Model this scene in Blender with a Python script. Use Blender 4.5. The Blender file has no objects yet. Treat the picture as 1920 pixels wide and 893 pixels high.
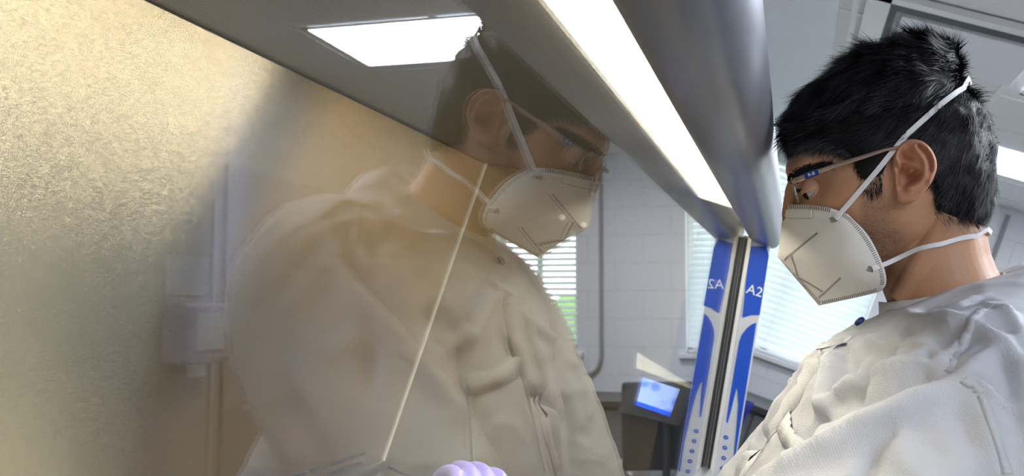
import bpy, bmesh, math, random
import numpy as np
from mathutils import Vector, Matrix, noise
from mathutils.bvhtree import BVHTree
random.seed(7); noise.seed_set(3)
D = bpy.data
C = bpy.context.scene.collection
PI = math.pi
ZC = 1.5                      # camera height above the floor

# ------------------------------------------------------------------ camera
TH, RO, PT = (math.radians(a) for a in (16.19, 19.09, -1.29))
TILT = math.radians(9.83)     # how far the glass sash leans back
CAM = Vector((0.13, 0, ZC)); FPX = 1867.0
FW = Vector((-math.sin(TH)*math.cos(PT), math.cos(TH)*math.cos(PT), math.sin(PT)))
_R = Vector((math.cos(TH), math.sin(TH), 0)); _U = _R.cross(FW)
EX = _R*math.cos(RO) + _U*math.sin(RO); EY = _R*math.sin(RO) - _U*math.cos(RO)
cd = D.cameras.new('camera'); cam = D.objects.new('camera', cd); C.objects.link(cam)
M = Matrix.Identity(4)
for i, v in enumerate((EX, -EY, -FW)):
    for j in range(3): M[j][i] = v[j]
M.translation = CAM; cam.matrix_world = M
cd.sensor_width = 36; cd.lens = FPX/1920*36; cd.clip_start = .02; cd.clip_end = 200
cd.dof.use_dof = True; cd.dof.focus_distance = 1.09; cd.dof.aperture_fstop = 11.0
bpy.context.scene.camera = cam
vs = bpy.context.scene.view_settings
vs.view_transform = 'Standard'; vs.look = 'None'; vs.gamma = 1; vs.use_curve_mapping = False
vs.exposure = 0.0

# ------------------------------------------------------------------ world, daylight
w = D.worlds.new('world'); bpy.context.scene.world = w; w.use_nodes = True
bg = w.node_tree.nodes['Background']; bg.inputs[0].default_value = (.90, .95, 1, 1); bg.inputs[1].default_value = 8.0
LAMP_E, ROOM_E = 27.0, 20.0
def area(name, loc, sx, sy, rot, power, col):
    l = D.lights.new(name, 'AREA'); l.shape = 'RECTANGLE'; l.size = sx; l.size_y = sy; l.energy = power; l.color = col
    o = D.objects.new(name, l); C.objects.link(o); o.location = loc; o.rotation_euler = rot; return o

def ray(px, py): return (FW*FPX + EX*(px-960) + EY*(py-446.5)).normalized()
def at(px, py, y):            # the point of a sight line at distance y along the cabinet
    d = ray(px, py); return CAM + d*((y-CAM.y)/d.y)
V = Vector

# ------------------------------------------------------------------ materials
def nd(nt, t, **k):
    n = nt.nodes.new(t)
    for a, b in k.items():
        if a.startswith('i_'):
            key = a[2:]; n.inputs[int(key) if key.isdigit() else key.replace('_', ' ')].default_value = b
        else: setattr(n, a, b)
    return n
def mat(name, col, rough=.5, metal=0, noise_amt=.04, nscale=8, bump=0, bscale=60, **k):
    m = D.materials.new(name); m.use_nodes = True; nt = m.node_tree; b = nt.nodes['Principled BSDF']
    b.inputs['Base Color'].default_value = (*col, 1); b.inputs['Roughness'].default_value = rough; b.inputs['Metallic'].default_value = metal
    for a, v in k.items(): b.inputs[a].default_value = v
    tc = nd(nt, 'ShaderNodeTexCoord')
    if noise_amt:
        n = nd(nt, 'ShaderNodeTexNoise', i_Scale=nscale); nt.links.new(tc.outputs['Object'], n.inputs['Vector'])
        mx = nd(nt, 'ShaderNodeMix', data_type='RGBA'); mx.inputs[6].default_value = (*[c*(1-noise_amt) for c in col], 1)
        mx.inputs[7].default_value = (*[min(1, c*(1+noise_amt)) for c in col], 1)
        nt.links.new(n.outputs[0], mx.inputs[0]); nt.links.new(mx.outputs[2], b.inputs['Base Color'])
    if bump:
        n = nd(nt, 'ShaderNodeTexNoise', i_Scale=bscale, i_Detail=4.0); nt.links.new(tc.outputs['Object'], n.inputs['Vector'])
        bp = nd(nt, 'ShaderNodeBump', i_Strength=bump, i_Distance=.002); nt.links.new(n.outputs[0], bp.inputs['Height']); nt.links.new(bp.outputs[0], b.inputs['Normal'])
    return m
def emit(name, col, e):
    m = D.materials.new(name); m.use_nodes = True; b = m.node_tree.nodes['Principled BSDF']
    b.inputs['Base Color'].default_value = (*col, 1); b.inputs['Emission Color'].default_value = (*col, 1); b.inputs['Emission Strength'].default_value = e
    return m
def brushed(name, col, rough, spread, grain_axis, wide=.5, share=.12):
    """metal brushed along one horizontal axis: the fine grooves tip the normal up and down only"""
    m = mat(name, col, rough, 1.0, .03, 3); nt = m.node_tree; b = nt.nodes['Principled BSDF']
    tc = nd(nt, 'ShaderNodeTexCoord'); ge = nd(nt, 'ShaderNodeNewGeometry'); last = ge.outputs['Normal']
    for fz, fy, k in ((9000, 900, spread), (1700, 130, spread*.2)):
        mp = nd(nt, 'ShaderNodeMapping'); s = [fz, fz, fz]; s[grain_axis] = fy; mp.inputs['Scale'].default_value = s
        n = nd(nt, 'ShaderNodeTexNoise', i_Scale=1.0, i_Detail=1.0); nt.links.new(tc.outputs['Object'], mp.inputs[0]); nt.links.new(mp.outputs[0], n.inputs['Vector'])
        r = nd(nt, 'ShaderNodeMath', operation='MULTIPLY_ADD'); r.inputs[1].default_value = k*2; r.inputs[2].default_value = -k; nt.links.new(n.outputs[0], r.inputs[0])
        c = nd(nt, 'ShaderNodeCombineXYZ'); nt.links.new(r.outputs[0], c.inputs[2]); a = nd(nt, 'ShaderNodeVectorMath', operation='ADD'); nt.links.new(last, a.inputs[0]); nt.links.new(c.outputs[0], a.inputs[1]); last = a.outputs[0]
    nz = nd(nt, 'ShaderNodeVectorMath', operation='NORMALIZE'); nt.links.new(last, nz.inputs[0]); nt.links.new(nz.outputs[0], b.inputs['Normal'])
    an = nd(nt, 'ShaderNodeBsdfAnisotropic', i_Roughness=wide); an.inputs[0].default_value = (*col, 1)
    mx = nd(nt, 'ShaderNodeMixShader', i_0=share); nt.links.new(b.outputs[0], mx.inputs[1]); nt.links.new(an.outputs[0], mx.inputs[2]); nt.links.new(mx.outputs[0], nt.nodes['Material Output'].inputs[0])
    return m
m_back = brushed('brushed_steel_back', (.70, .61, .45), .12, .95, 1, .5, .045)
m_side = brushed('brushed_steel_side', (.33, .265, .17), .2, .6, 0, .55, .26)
m_steel = mat('steel', (.26, .23, .17), .25, 1.0)
m_steel2 = mat('dull_steel', (.62, .60, .56), .4, 1.0)
m_paint = mat('silver_paint', (.19, .195, .225), .34, .6, .03, 40)
m_trim = mat('grey_trim', (.45, .45, .45), .4, .2)
m_rubber = mat('black_rubber', (.02, .02, .022), .5)
m_blue = mat('blue_decal', (.002, .062, .46), .35)
m_white = mat('white_plastic', (.80, .80, .80), .4)
m_cream = mat('cream_plastic', (.80, .76, .62), .4)
m_decal = mat('silver_decal', (.50, .51, .54), .35)
m_dark = mat('dark_plastic', (.025, .025, .03), .5)
m_darkm = mat('black_benchtop', (.03, .03, .035), .35)
m_cab = mat('bench_grey', (.13, .13, .14), .5)
m_green = mat('green_plastic', (.02, .30, .16), .4)
m_lamp = emit('cabinet_tube_light', (1.0, .90, .72), LAMP_E)
m_troff = emit('ceiling_troffer_light', (.86, .92, 1.0), ROOM_E)
m_ceil = mat('ceiling_tile', (.80, .80, .81), .9, 0, .05, 60, .3, 300)
m_floor = mat('vinyl_floor', (.55, .55, .53), .35, 0, .1, 30)
m_blind = mat('blind_slat', (.86, .87, .90), .5, 0, .02)
_nt = m_blind.node_tree; _tl = nd(_nt, 'ShaderNodeBsdfTranslucent'); _tl.inputs[0].default_value = (.85, .88, .92, 1); _mx = nd(_nt, 'ShaderNodeMixShader', i_0=.45)
_nt.links.new(_nt.nodes['Principled BSDF'].outputs[0], _mx.inputs[1]); _nt.links.new(_tl.outputs[0], _mx.inputs[2]); _nt.links.new(_mx.outputs[0], _nt.nodes['Material Output'].inputs[0])
def block_mat():
    m = mat('painted_block', (.60, .61, .65), .6, 0, 0, bump=.15, bscale=200); nt = m.node_tree; b = nt.nodes['Principled BSDF']
    tc = nd(nt, 'ShaderNodeTexCoord'); sp = nd(nt, 'ShaderNodeSeparateXYZ'); ad = nd(nt, 'ShaderNodeMath', operation='ADD'); cb = nd(nt, 'ShaderNodeCombineXYZ')
    nt.links.new(tc.outputs['Object'], sp.inputs[0]); nt.links.new(sp.outputs[0], ad.inputs[0]); nt.links.new(sp.outputs[1], ad.inputs[1])
    nt.links.new(ad.outputs[0], cb.inputs[0]); nt.links.new(sp.outputs[2], cb.inputs[1])
    br = nd(nt, 'ShaderNodeTexBrick'); br.inputs['Scale'].default_value = 1; br.inputs['Brick Width'].default_value = .4; br.inputs['Row Height'].default_value = .2
    br.inputs['Mortar Size'].default_value = .007; br.inputs['Mortar Smooth'].default_value = .4
    br.inputs['Color1'].default_value = (.74, .75, .79, 1); br.inputs['Color2'].default_value = (.73, .74, .78, 1); br.inputs['Mortar'].default_value = (.66, .67, .70, 1)
    nt.links.new(cb.outputs[0], br.inputs['Vector']); nt.links.new(br.outputs[0], b.inputs['Base Color']); return m
m_block = block_mat()
def glass_mat():
    m = D.materials.new('sash_glass'); m.use_nodes = True; nt = m.node_tree; nt.nodes.clear()
    out = nd(nt, 'ShaderNodeOutputMaterial'); mix = nd(nt, 'ShaderNodeMixShader'); tr = nd(nt, 'ShaderNodeBsdfTransparent'); tr.inputs[0].default_value = (.97, .985, .978, 1)
    gl = nd(nt, 'ShaderNodeBsdfGlossy', i_Roughness=0.0); gl.inputs[0].default_value = (1, 1, 1, 1)
    ge = nd(nt, 'ShaderNodeNewGeometry'); mr = nd(nt, 'ShaderNodeMapRange'); mr.inputs[3].default_value = 1.52; mr.inputs[4].default_value = 1/1.52
    nt.links.new(ge.outputs['Backfacing'], mr.inputs[0]); fr = nd(nt, 'ShaderNodeFresnel'); nt.links.new(mr.outputs[0], fr.inputs['IOR'])
    nt.links.new(fr.outputs[0], mix.inputs[0]); nt.links.new(tr.outputs[0], mix.inputs[1]); nt.links.new(gl.outputs[0], mix.inputs[2]); nt.links.new(mix.outputs[0], out.inputs[0])
    return m
m_glass = glass_mat()
def lens_mat():
    m = m_glass.copy(); m.name = 'lens_glass'; return m
m_lens = lens_mat()
def perf_mat():
    m = mat('perforated_steel', (.50, .48, .42), .45, .7, 0); nt = m.node_tree; b = nt.nodes['Principled BSDF']
    tc = nd(nt, 'ShaderNodeTexCoord'); sp = nd(nt, 'ShaderNodeSeparateXYZ'); nt.links.new(tc.outputs['Object'], sp.inputs[0])
    def sn(o):
        a = nd(nt, 'ShaderNodeMath', operation='MULTIPLY'); a.inputs[1].default_value = 2*PI/.0042; nt.links.new(sp.outputs[o], a.inputs[0])
        s = nd(nt, 'ShaderNodeMath', operation='SINE'); nt.links.new(a.outputs[0], s.inputs[0]); return s
    p = nd(nt, 'ShaderNodeMath', operation='MULTIPLY'); nt.links.new(sn(0).outputs[0], p.inputs[0]); nt.links.new(sn(1).outputs[0], p.inputs[1])
    r = nd(nt, 'ShaderNodeMapRange'); r.inputs[1].default_value = .1; r.inputs[2].default_value = .45; nt.links.new(p.outputs[0], r.inputs[0])
    mx = nd(nt, 'ShaderNodeMix', data_type='RGBA'); mx.inputs[6].default_value = (.36, .35, .32, 1); mx.inputs[7].default_value = (.02, .02, .02, 1)
    nt.links.new(r.outputs[0], mx.inputs[0]); nt.links.new(mx.outputs[2], b.inputs['Base Color']); return m
m_perf = perf_mat()
def gown_mat(name, col, transl=.22, crumple=1.0):
    m = mat(name, col, .62, 0, .03, 14); nt = m.node_tree; b = nt.nodes['Principled BSDF']; out = nt.nodes['Material Output']
    tc = nd(nt, 'ShaderNodeTexCoord')
    sp = nd(nt, 'ShaderNodeSeparateXYZ'); nt.links.new(tc.outputs['Object'], sp.inputs[0])
    acc = None
    for dvec in ((.62, .62, .48), (.62, -.62, .48), (-.3, 0, .95)):      # embossed diamond dimples of the nonwoven sheet
        dt = nd(nt, 'ShaderNodeVectorMath', operation='DOT_PRODUCT'); dt.inputs[1].default_value = tuple(c*2*PI/.0016 for c in dvec); nt.links.new(tc.outputs['Object'], dt.inputs[0])
        s = nd(nt, 'ShaderNodeMath', operation='SINE'); nt.links.new(dt.outputs['Value'], s.inputs[0])
        if acc is None: acc = s
        else:
            a = nd(nt, 'ShaderNodeMath', operation='ADD'); nt.links.new(acc.outputs[0], a.inputs[0]); nt.links.new(s.outputs[0], a.inputs[1]); acc = a
    n1 = nd(nt, 'ShaderNodeTexNoise', i_Scale=16.0, i_Detail=5.0, i_Roughness=.55, i_Distortion=.6); nt.links.new(tc.outputs['Object'], n1.inputs['Vector'])
    n1.noise_type = 'RIDGED_MULTIFRACTAL' if hasattr(n1, 'noise_type') else n1.noise_type
    b1 = nd(nt, 'ShaderNodeBump', i_Strength=.38*crumple, i_Distance=.006); nt.links.new(n1.outputs[0], b1.inputs['Height'])
    b2 = nd(nt, 'ShaderNodeBump', i_Strength=.26, i_Distance=.0003); nt.links.new(acc.outputs[0], b2.inputs['Height']); nt.links.new(b1.outputs[0], b2.inputs['Normal'])
    nt.links.new(b2.outputs[0], b.inputs['Normal'])
    tl = nd(nt, 'ShaderNodeBsdfTranslucent'); tl.inputs[0].default_value = (*col, 1); mx = nd(nt, 'ShaderNodeMixShader'); mx.inputs[0].default_value = transl
    nt.links.new(b.outputs[0], mx.inputs[1]); nt.links.new(tl.outputs[0], mx.inputs[2]); nt.links.new(mx.outputs[0], out.inputs[0]); return m
m_gown = gown_mat('gown_nonwoven', (.60, .61, .66), .12)
m_gownseam = gown_mat('gown_binding', (.66, .67, .71), .05, .3)
m_mask = mat('mask_fleece', (.83, .81, .76), .8, 0, .015, 20, .25, 500)
m_weld = mat('mask_weld', (.34, .32, .30), .7, 0, .25, 900)
m_stitch = mat('mask_stitch', (.22, .19, .17), .7)
m_strap = mat('strap_elastic', (.86, .86, .88), .75, 0, .02, 50, .3, 900)
m_hair = mat('black_hair', (.009, .008, .010), .48, 0, .3, 80, **{'Specular IOR Level': .24})
m_glove = mat('violet_nitrile', (.29, .25, .78), .4, 0, .05, 20, .2, 90)
m_eyew = mat('eye_white', (.50, .47, .45), .15)
m_iris = mat('eye_iris', (.02, .012, .008), .08)
m_bronze = mat('bronze_metal', (.42, .29, .22), .3, .85)
m_rim = mat('lens_rim', (.40, .38, .42), .18, .8)
m_navy = mat('navy_enamel', (.01, .03, .16), .3)
m_trous = mat('dark_trousers', (.03, .035, .05), .8)
def skin_mat():
    m = mat('skin', (.42, .215, .115), .48, 0, 0, **{'Subsurface Weight': .12, 'Subsurface Scale': .006}); nt = m.node_tree; b = nt.nodes['Principled BSDF']
    b.inputs['Subsurface Radius'].default_value = (1, .35, .2)
    tc = nd(nt, 'ShaderNodeTexCoord'); n = nd(nt, 'ShaderNodeTexNoise', i_Scale=34.0, i_Detail=4.0); nt.links.new(tc.outputs['Object'], n.inputs['Vector'])
    mx = nd(nt, 'ShaderNodeMix', data_type='RGBA'); mx.inputs[6].default_value = (.54, .29, .165, 1); mx.inputs[7].default_value = (.46, .24, .135, 1); nt.links.new(n.outputs[0], mx.inputs[0])
    at_ = nd(nt, 'ShaderNodeAttribute', attribute_name='tone'); sep = nd(nt, 'ShaderNodeSeparateColor'); nt.links.new(at_.outputs['Color'], sep.inputs[0])
    pink = nd(nt, 'ShaderNodeMix', data_type='RGBA'); pink.inputs[7].default_value = (.60, .27, .17, 1); nt.links.new(mx.outputs[2], pink.inputs[6]); nt.links.new(sep.outputs[1], pink.inputs[0])
    v = nd(nt, 'ShaderNodeTexVoronoi', i_Scale=900.0); nt.links.new(tc.outputs['Object'], v.inputs['Vector'])
    n3 = nd(nt, 'ShaderNodeTexNoise', i_Scale=150.0, i_Detail=2.0); nt.links.new(tc.outputs['Object'], n3.inputs['Vector'])
    r = nd(nt, 'ShaderNodeMapRange'); r.inputs[1].default_value = .62; r.inputs[2].default_value = .2; nt.links.new(v.outputs['Distance'], r.inputs[0])
    r2 = nd(nt, 'ShaderNodeMapRange'); r2.inputs[1].default_value = .3; r2.inputs[2].default_value = .6; nt.links.new(n3.outputs[0], r2.inputs[0])
    mu0 = nd(nt, 'ShaderNodeMath', operation='MULTIPLY'); nt.links.new(r.outputs[0], mu0.inputs[0]); nt.links.new(r2.outputs[0], mu0.inputs[1])
    base_ = nd(nt, 'ShaderNodeMath', operation='MULTIPLY_ADD'); base_.inputs[1].default_value = .62; base_.inputs[2].default_value = .36; nt.links.new(mu0.outputs[0], base_.inputs[0])
    mu = nd(nt, 'ShaderNodeMath', operation='MULTIPLY'); nt.links.new(base_.outputs[0], mu.inputs[0]); nt.links.new(sep.outputs[0], mu.inputs[1])
    bd = nd(nt, 'ShaderNodeMix', data_type='RGBA'); bd.inputs[7].default_value = (.05, .03, .022, 1); nt.links.new(pink.outputs[2], bd.inputs[6]); nt.links.new(mu.outputs[0], bd.inputs[0])
    nt.links.new(bd.outputs[2], b.inputs['Base Color'])
    bn = nd(nt, 'ShaderNodeTexNoise', i_Scale=420.0, i_Detail=3.0); nt.links.new(tc.outputs['Object'], bn.inputs['Vector'])
    bp = nd(nt, 'ShaderNodeBump', i_Strength=.22, i_Distance=.0009); nt.links.new(bn.outputs[0], bp.inputs['Height']); nt.links.new(bp.outputs[0], b.inputs['Normal'])
    return m
m_skin = skin_mat()

# ------------------------------------------------------------------ helpers
def empty(name, loc=(0, 0, 0), label=None, cat=None, group=None):
    o = D.objects.new(name, None); C.objects.link(o); o.location = loc; o.empty_display_size = .05
    if label: o['label'] = label; o['category'] = cat
    if group: o['group'] = group
    return o
def obj(name, bm_or_me, m, parent=None, smooth=False, bevel=0, kind=None, label=None, cat=None):
    """Links a mesh given in world coordinates; a child keeps its place under its parent."""
    if isinstance(bm_or_me, bmesh.types.BMesh):
        me = D.meshes.new(name); bmesh.ops.recalc_face_normals(bm_or_me, faces=bm_or_me.faces); bm_or_me.to_mesh(me); bm_or_me.free()
    else: me = bm_or_me
    me.name = name
    o = D.objects.new(name, me); C.objects.link(o)
    for x in (m if isinstance(m, (list, tuple)) else [m]): me.materials.append(x)
    if smooth: me.polygons.foreach_set('use_smooth', [True]*len(me.polygons))
    if parent:
        o.parent = parent; q = parent; off = Vector((0, 0, 0))
        while q: off += q.location; q = q.parent
        o.location = -off
    if bevel:
        b = o.modifiers.new('bevel', 'BEVEL'); b.width = bevel; b.segments = 3; b.limit_method = 'ANGLE'
    if kind: o['kind'] = kind
    if label: o['label'] = label
    if cat: o['category'] = cat
    return o
def box(bm, x0, x1, y0, y1, z0, z1):
    vv = [bm.verts.new((x, y, z)) for x in (x0, x1) for y in (y0, y1) for z in (z0, z1)]
    for f in ((0, 1, 3, 2), (4, 6, 7, 5), (0, 4, 5, 1), (2, 3, 7, 6), (0, 2, 6, 4), (1, 5, 7, 3)): bm.faces.new([vv[i] for i in f])
    return bm
def bx(*a): return box(bmesh.new(), *a)
def prism(bm, pts, y0, y1):   # polygon in (x, z), pushed along y
    a = [bm.verts.new((x, y0, z)) for x, z in pts]; b = [bm.verts.new((x, y1, z)) for x, z in pts]; n = len(pts)
    bm.faces.new(a); bm.faces.new(b[::-1])
    for i in range(n): bm.faces.new((a[i], b[i], b[(i+1) % n], a[(i+1) % n]))
    return bm
def tube(bm, pts, rad, seg=10, caps=True):
    pts = [Vector(p) for p in pts]; rings = []; rads = rad if isinstance(rad, (list, tuple)) else [rad]*len(pts); prev = None
    for i, p in enumerate(pts):
        d = (pts[min(i+1, len(pts)-1)] - pts[max(i-1, 0)]).normalized()
        if prev is None: u = d.orthogonal().normalized()
        else: u = (prev - d*prev.dot(d)).normalized()
        prev = u; v = d.cross(u)
        rings.append([bm.verts.new(p + (u*math.cos(t) + v*math.sin(t))*rads[i]) for t in [2*PI*k/seg for k in range(seg)]])
    for a, b in zip(rings, rings[1:]):
        for k in range(seg): bm.faces.new((a[k], a[(k+1) % seg], b[(k+1) % seg], b[k]))
    if caps: bm.faces.new(rings[0][::-1]); bm.faces.new(rings[-1])
    return bm
def curve(pts, n=40):         # Catmull-Rom through the points
    P = [Vector(p) for p in pts]; P = [P[0]*2-P[1]] + P + [P[-1]*2-P[-2]]; out = []; k = len(P)-3
    for j in range(n+1):
        t = j/n*k; i = min(int(t), k-1); t -= i; a, b, c, d = P[i:i+4]
        out.append(.5*((2*b) + (c-a)*t + (2*a-5*b+4*c-d)*t*t + (3*b-a-3*c+d)*t**3))
    return out
def loft(bm, rings, caps=True):
    R = [[bm.verts.new(p) for p in r] for r in rings]; n = len(R[0])
    for a, b in zip(R, R[1:]):
        for k in range(n): bm.faces.new((a[k], a[(k+1) % n], b[(k+1) % n], b[k]))
    if caps: bm.faces.new(R[0][::-1]); bm.faces.new(R[-1])
    return bm
def sphere(bm, c, r, seg=24, rg=16, sc=(1, 1, 1)):
    bmesh.ops.create_uvsphere(bm, u_segments=seg, v_segments=rg, radius=r, matrix=Matrix.Translation(c) @ Matrix.Diagonal((*sc, 1))); return bm
def ss(a, b, x):
    t = min(1, max(0, (x-a)/(b-a))); return t*t*(3-2*t)
def remeshed(bm, voxel, smooth=0, fac=.5):
    me = D.meshes.new('tmp'); bmesh.ops.recalc_face_normals(bm, faces=bm.faces); bm.to_mesh(me); bm.free()
    o = D.objects.new('tmp', me); C.objects.link(o)
    r = o.modifiers.new('r', 'REMESH'); r.mode = 'VOXEL'; r.voxel_size = voxel; r.use_smooth_shade = True
    if smooth: s = o.modifiers.new('s', 'SMOOTH'); s.iterations = smooth; s.factor = fac
    dg = bpy.context.evaluated_depsgraph_get(); out = D.meshes.new_from_object(o.evaluated_get(dg)); D.objects.remove(o); D.meshes.remove(me); return out
def arr(me):
    a = np.empty(len(me.vertices)*3); me.vertices.foreach_get('co', a); return a.reshape(-1, 3)
def arrn(me):
    a = np.empty(len(me.vertices)*3); me.vertex_normals.foreach_get('vector', a); return a.reshape(-1, 3)
def put(me, a): me.vertices.foreach_set('co', a.ravel()); me.update()
def planar_uv(o, au, av):
    me = o.data; uv = me.uv_layers.new(name='UVMap'); co = arr(me)
    for l in me.loops: c = co[l.vertex_index]; uv.data[l.index].uv = (c[au], c[av])
def text(name, s, size, m, parent, loc, xdir, ydir, align='CENTER'):
    cu = D.curves.new(name, 'FONT'); cu.body = s; cu.size = size; cu.extrude = .0003; cu.align_x = align; cu.align_y = 'CENTER'
    o = D.objects.new(name, cu); C.objects.link(o); x = Vector(xdir).normalized(); y = Vector(ydir); y = (y - x*y.dot(x)).normalized(); z = x.cross(y)
    mm = Matrix.Identity(4)
    for i, v in enumerate((x, y, z)):
        for j in range(3): mm[j][i] = v[j]
    mm.translation = loc; o.matrix_world = mm
    dg = bpy.context.evaluated_depsgraph_get(); me = D.meshes.new_from_object(o.evaluated_get(dg)); me.transform(mm); D.objects.remove(o)
    return obj(name, me, m, parent)
def pl(z): return -(z-ZC)*math.tan(TILT)      # x of the sash plane at height z

# ================================================================== THE ROOM
Y0, Y1, X0, X1, H = -2.6, 7.1, -2.4, 2.12, ZC+1.1
W1 = (-.55, .60); W2 = (1.38, 2.0); WZ = (ZC-.34, ZC+1.0)
obj('floor', bx(X0-.1, X1+.1, Y0-.1, Y1+.2, -.1, 0), m_floor, kind='structure')
obj('ceiling', bx(X0-.1, X1+.1, Y0-.1, Y1+.2, H, H+.1), m_ceil, kind='structure')
obj('wall_right', bx(X1, X1+.1, Y0, Y1, 0, H), mat('taupe_wall_paint', (.36, .35, .34), .6, bump=.1, bscale=150), kind='structure')
obj('wall_left', bx(X0-.1, X0, Y0, Y1, 0, H), m_block, kind='structure')
obj('wall_near', bx(X0, X1, Y0-.1, Y0, 0, H), m_block, kind='structure')
bm = bmesh.new()
xs = [X0, W1[0], W1[1], W2[0], W2[1], X1]
for i in range(5):
    if i in (1, 3): box(bm, xs[i], xs[i+1], Y1, Y1+.2, 0, WZ[0]); box(bm, xs[i], xs[i+1], Y1, Y1+.2, WZ[1], H)
    else: box(bm, xs[i], xs[i+1], Y1, Y1+.2, 0, H)
obj('wall_far', bm, m_block, kind='structure')
# suspended ceiling grid
bm = bmesh.new()
for k in range(-4, 17): box(bm, X0, X1, k*.61+.09-.011, k*.61+.09+.011, H-.004, H+.001)
for k in range(-4, 4): box(bm, k*.61-.075+.061-.011, k*.61-.014+.011, Y0, Y1, H-.0045, H+.001)
obj('trim_1', bm, m_white, kind='structure')
# white bulkhead that runs along the room above the cabinet
obj('trim_2', bx(X0, -.07, Y0, Y1, H-.012, H-.0005), mat('bulkhead_paint', (.80, .82, .86), .5), kind='structure')
bm = bmesh.new(); box(bm, X1-.012, X1, Y0, Y1, 0, .1); obj('baseboard_right', bm, m_dark, kind='structure')
bm = bmesh.new(); box(bm, X0, X1, Y1-.012, Y1, 0, .1); obj('baseboard_far', bm, m_dark, kind='structure')
for n, (a, b) in enumerate((W1, W2)):
    bm = bmesh.new(); f = .04
    for q in ((a, a+f, WZ[0], WZ[1]), (b-f, b, WZ[0], WZ[1]), (a, b, WZ[0], WZ[0]+f), (a, b, WZ[1]-f, WZ[1]), ((a+b)/2-f/2, (a+b)/2+f/2, WZ[0], WZ[1])):
        box(bm, q[0], q[1], Y1+.12, Y1+.16, q[2], q[3])
    wo = obj('window_%d' % (n+1), bm, m_white, kind='structure')
    obj('sill', bx(a-.05, b+.05, Y1-.05, Y1+.2, WZ[0]-.035, WZ[0]), m_white, wo, bevel=.004)
    obj('pane', bx(a+f, b-f, Y1+.138, Y1+.142, WZ[0]+f, WZ[1]-f), m_glass, wo)
def blind(a, b, z0, slat_ang, label):
    t = empty('venetian_blind', ((a+b)/2, Y1+.04, WZ[1]), label, 'blind', None)
    bm = bmesh.new(); z = WZ[1]-.05; p = .044
    while z > z0+.03:
        c, s = math.cos(slat_ang)*.0245, math.sin(slat_ang)*.0245
        q = [(-c, -s), (-c*.3, -s*.3+.003), (c*.3, s*.3+.003), (c, s), (c*.3, s*.3+.002), (-c*.3, -s*.3+.002)]
        va = [bm.verts.new((a+.012, Y1+.05+u, z+v)) for u, v in q]; vb = [bm.verts.new((b-.012, Y1+.05+u, z+v)) for u, v in q]
        for i in range(6): bm.faces.new((va[i], vb[i], vb[(i+1) % 6], va[(i+1) % 6]))
        bm.faces.new(va); bm.faces.new(vb[::-1]); z -= p
    obj('slats', bm, m_blind, t)
    obj('headrail', bx(a+.01, b-.01, Y1+.02, Y1+.08, WZ[1]-.045, WZ[1]-.002), m_blind, t)
    obj('bottom_rail', bx(a+.012, b-.012, Y1+.025, Y1+.075, z0, z0+.022), m_blind, t)
    bm = bmesh.new()
    for x in (a+.12, (a+b)/2, b-.12): tube(bm, [(x, Y1+.05, WZ[1]-.03), (x, Y1+.05, z0+.02)], .0015, 6)
    obj('ladder_cord', bm, m_blind, t)
blind(*W1, WZ[0]+.004, math.radians(66), 'white venetian blind lowered over the far window straight behind the face mask')
blind(*W2, WZ[0]+.004, math.radians(34), 'white venetian blind with open slats in the window nearer the room corner')
# what stands outside
obj('ground', bx(-30, 30, Y1+.3, 60, -1.2, -1), mat('lawn', (.10, .22, .05), .9), kind='structure')
bm = bmesh.new()
for i in range(70):
    sphere(bm, (random.uniform(-7, 9), 22+random.uniform(-1, 1), random.uniform(-1, 1.0)), random.uniform(.7, 1.2), 10, 7)
for v in bm.verts: v.co += noise.noise_vector(v.co*1.7)*.35
obj('hedge', bm, mat('leaves', (.14, .30, .06), .8, 0, .4, 5), label='green leafy hedge outside beyond the blinds', cat='hedge')

def troffer(x0, x1, y0, y1, label):
    t = empty('ceiling_light', ((x0+x1)/2, (y0+y1)/2, H), label, 'light', 'lit ceiling panels')
    bm = bmesh.new(); f = .02
    for q in ((x0, x1, y0, y0+f), (x0, x1, y1-f, y1), (x0, x0+f, y0, y1), (x1-f, x1, y0, y1)): box(bm, *q, H-.010, H-.005)
    obj('frame', bm, m_white, t); obj('diffuser', bx(x0+f, x1-f, y0+f, y1-f, H-.012, H-.007), m_troff, t)
troffer(.66, 1.77, 3.58, 4.23, 'bright white ceiling panel mirrored in the glass above the head')
troffer(.74, 1.45, 5.33, 5.98, 'bright white ceiling panel seen behind the nape of the neck')
troffer(.75, 1.95, 1.3, 1.95, 'bright white ceiling panel overhead behind the person')
troffer(.55, 1.75, -1.0, -.4, 'added unseen white ceiling panel that brightens the face from the camera side')  # unseen panel, added because the face was too dark without it
t = empty('ceiling_vent', (.37, 3.8, H), 'grey-white square air panel with a dark slot, on the ceiling above the hair', 'vent')
obj('panel', bx(.145, .60, 3.56, 4.07, H-.03, H-.014), mat('vent_white', (.78, .79, .82), .5), t, bevel=.003)
bm = bmesh.new(); box(bm, .10, .64, 3.46, 3.52, H-.03, H-.008); box(bm, .10, .125, 3.46, 4.1, H-.02, H-.008); obj('slot', bm, m_dark, t)
bm = bmesh.new(); box(bm, .02, .10, 3.40, 4.3, H-.028, H-.006); box(bm, .02, .66, 3.40, 3.46, H-.028, H-.006); obj('frame', bm, m_white, t)

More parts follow.
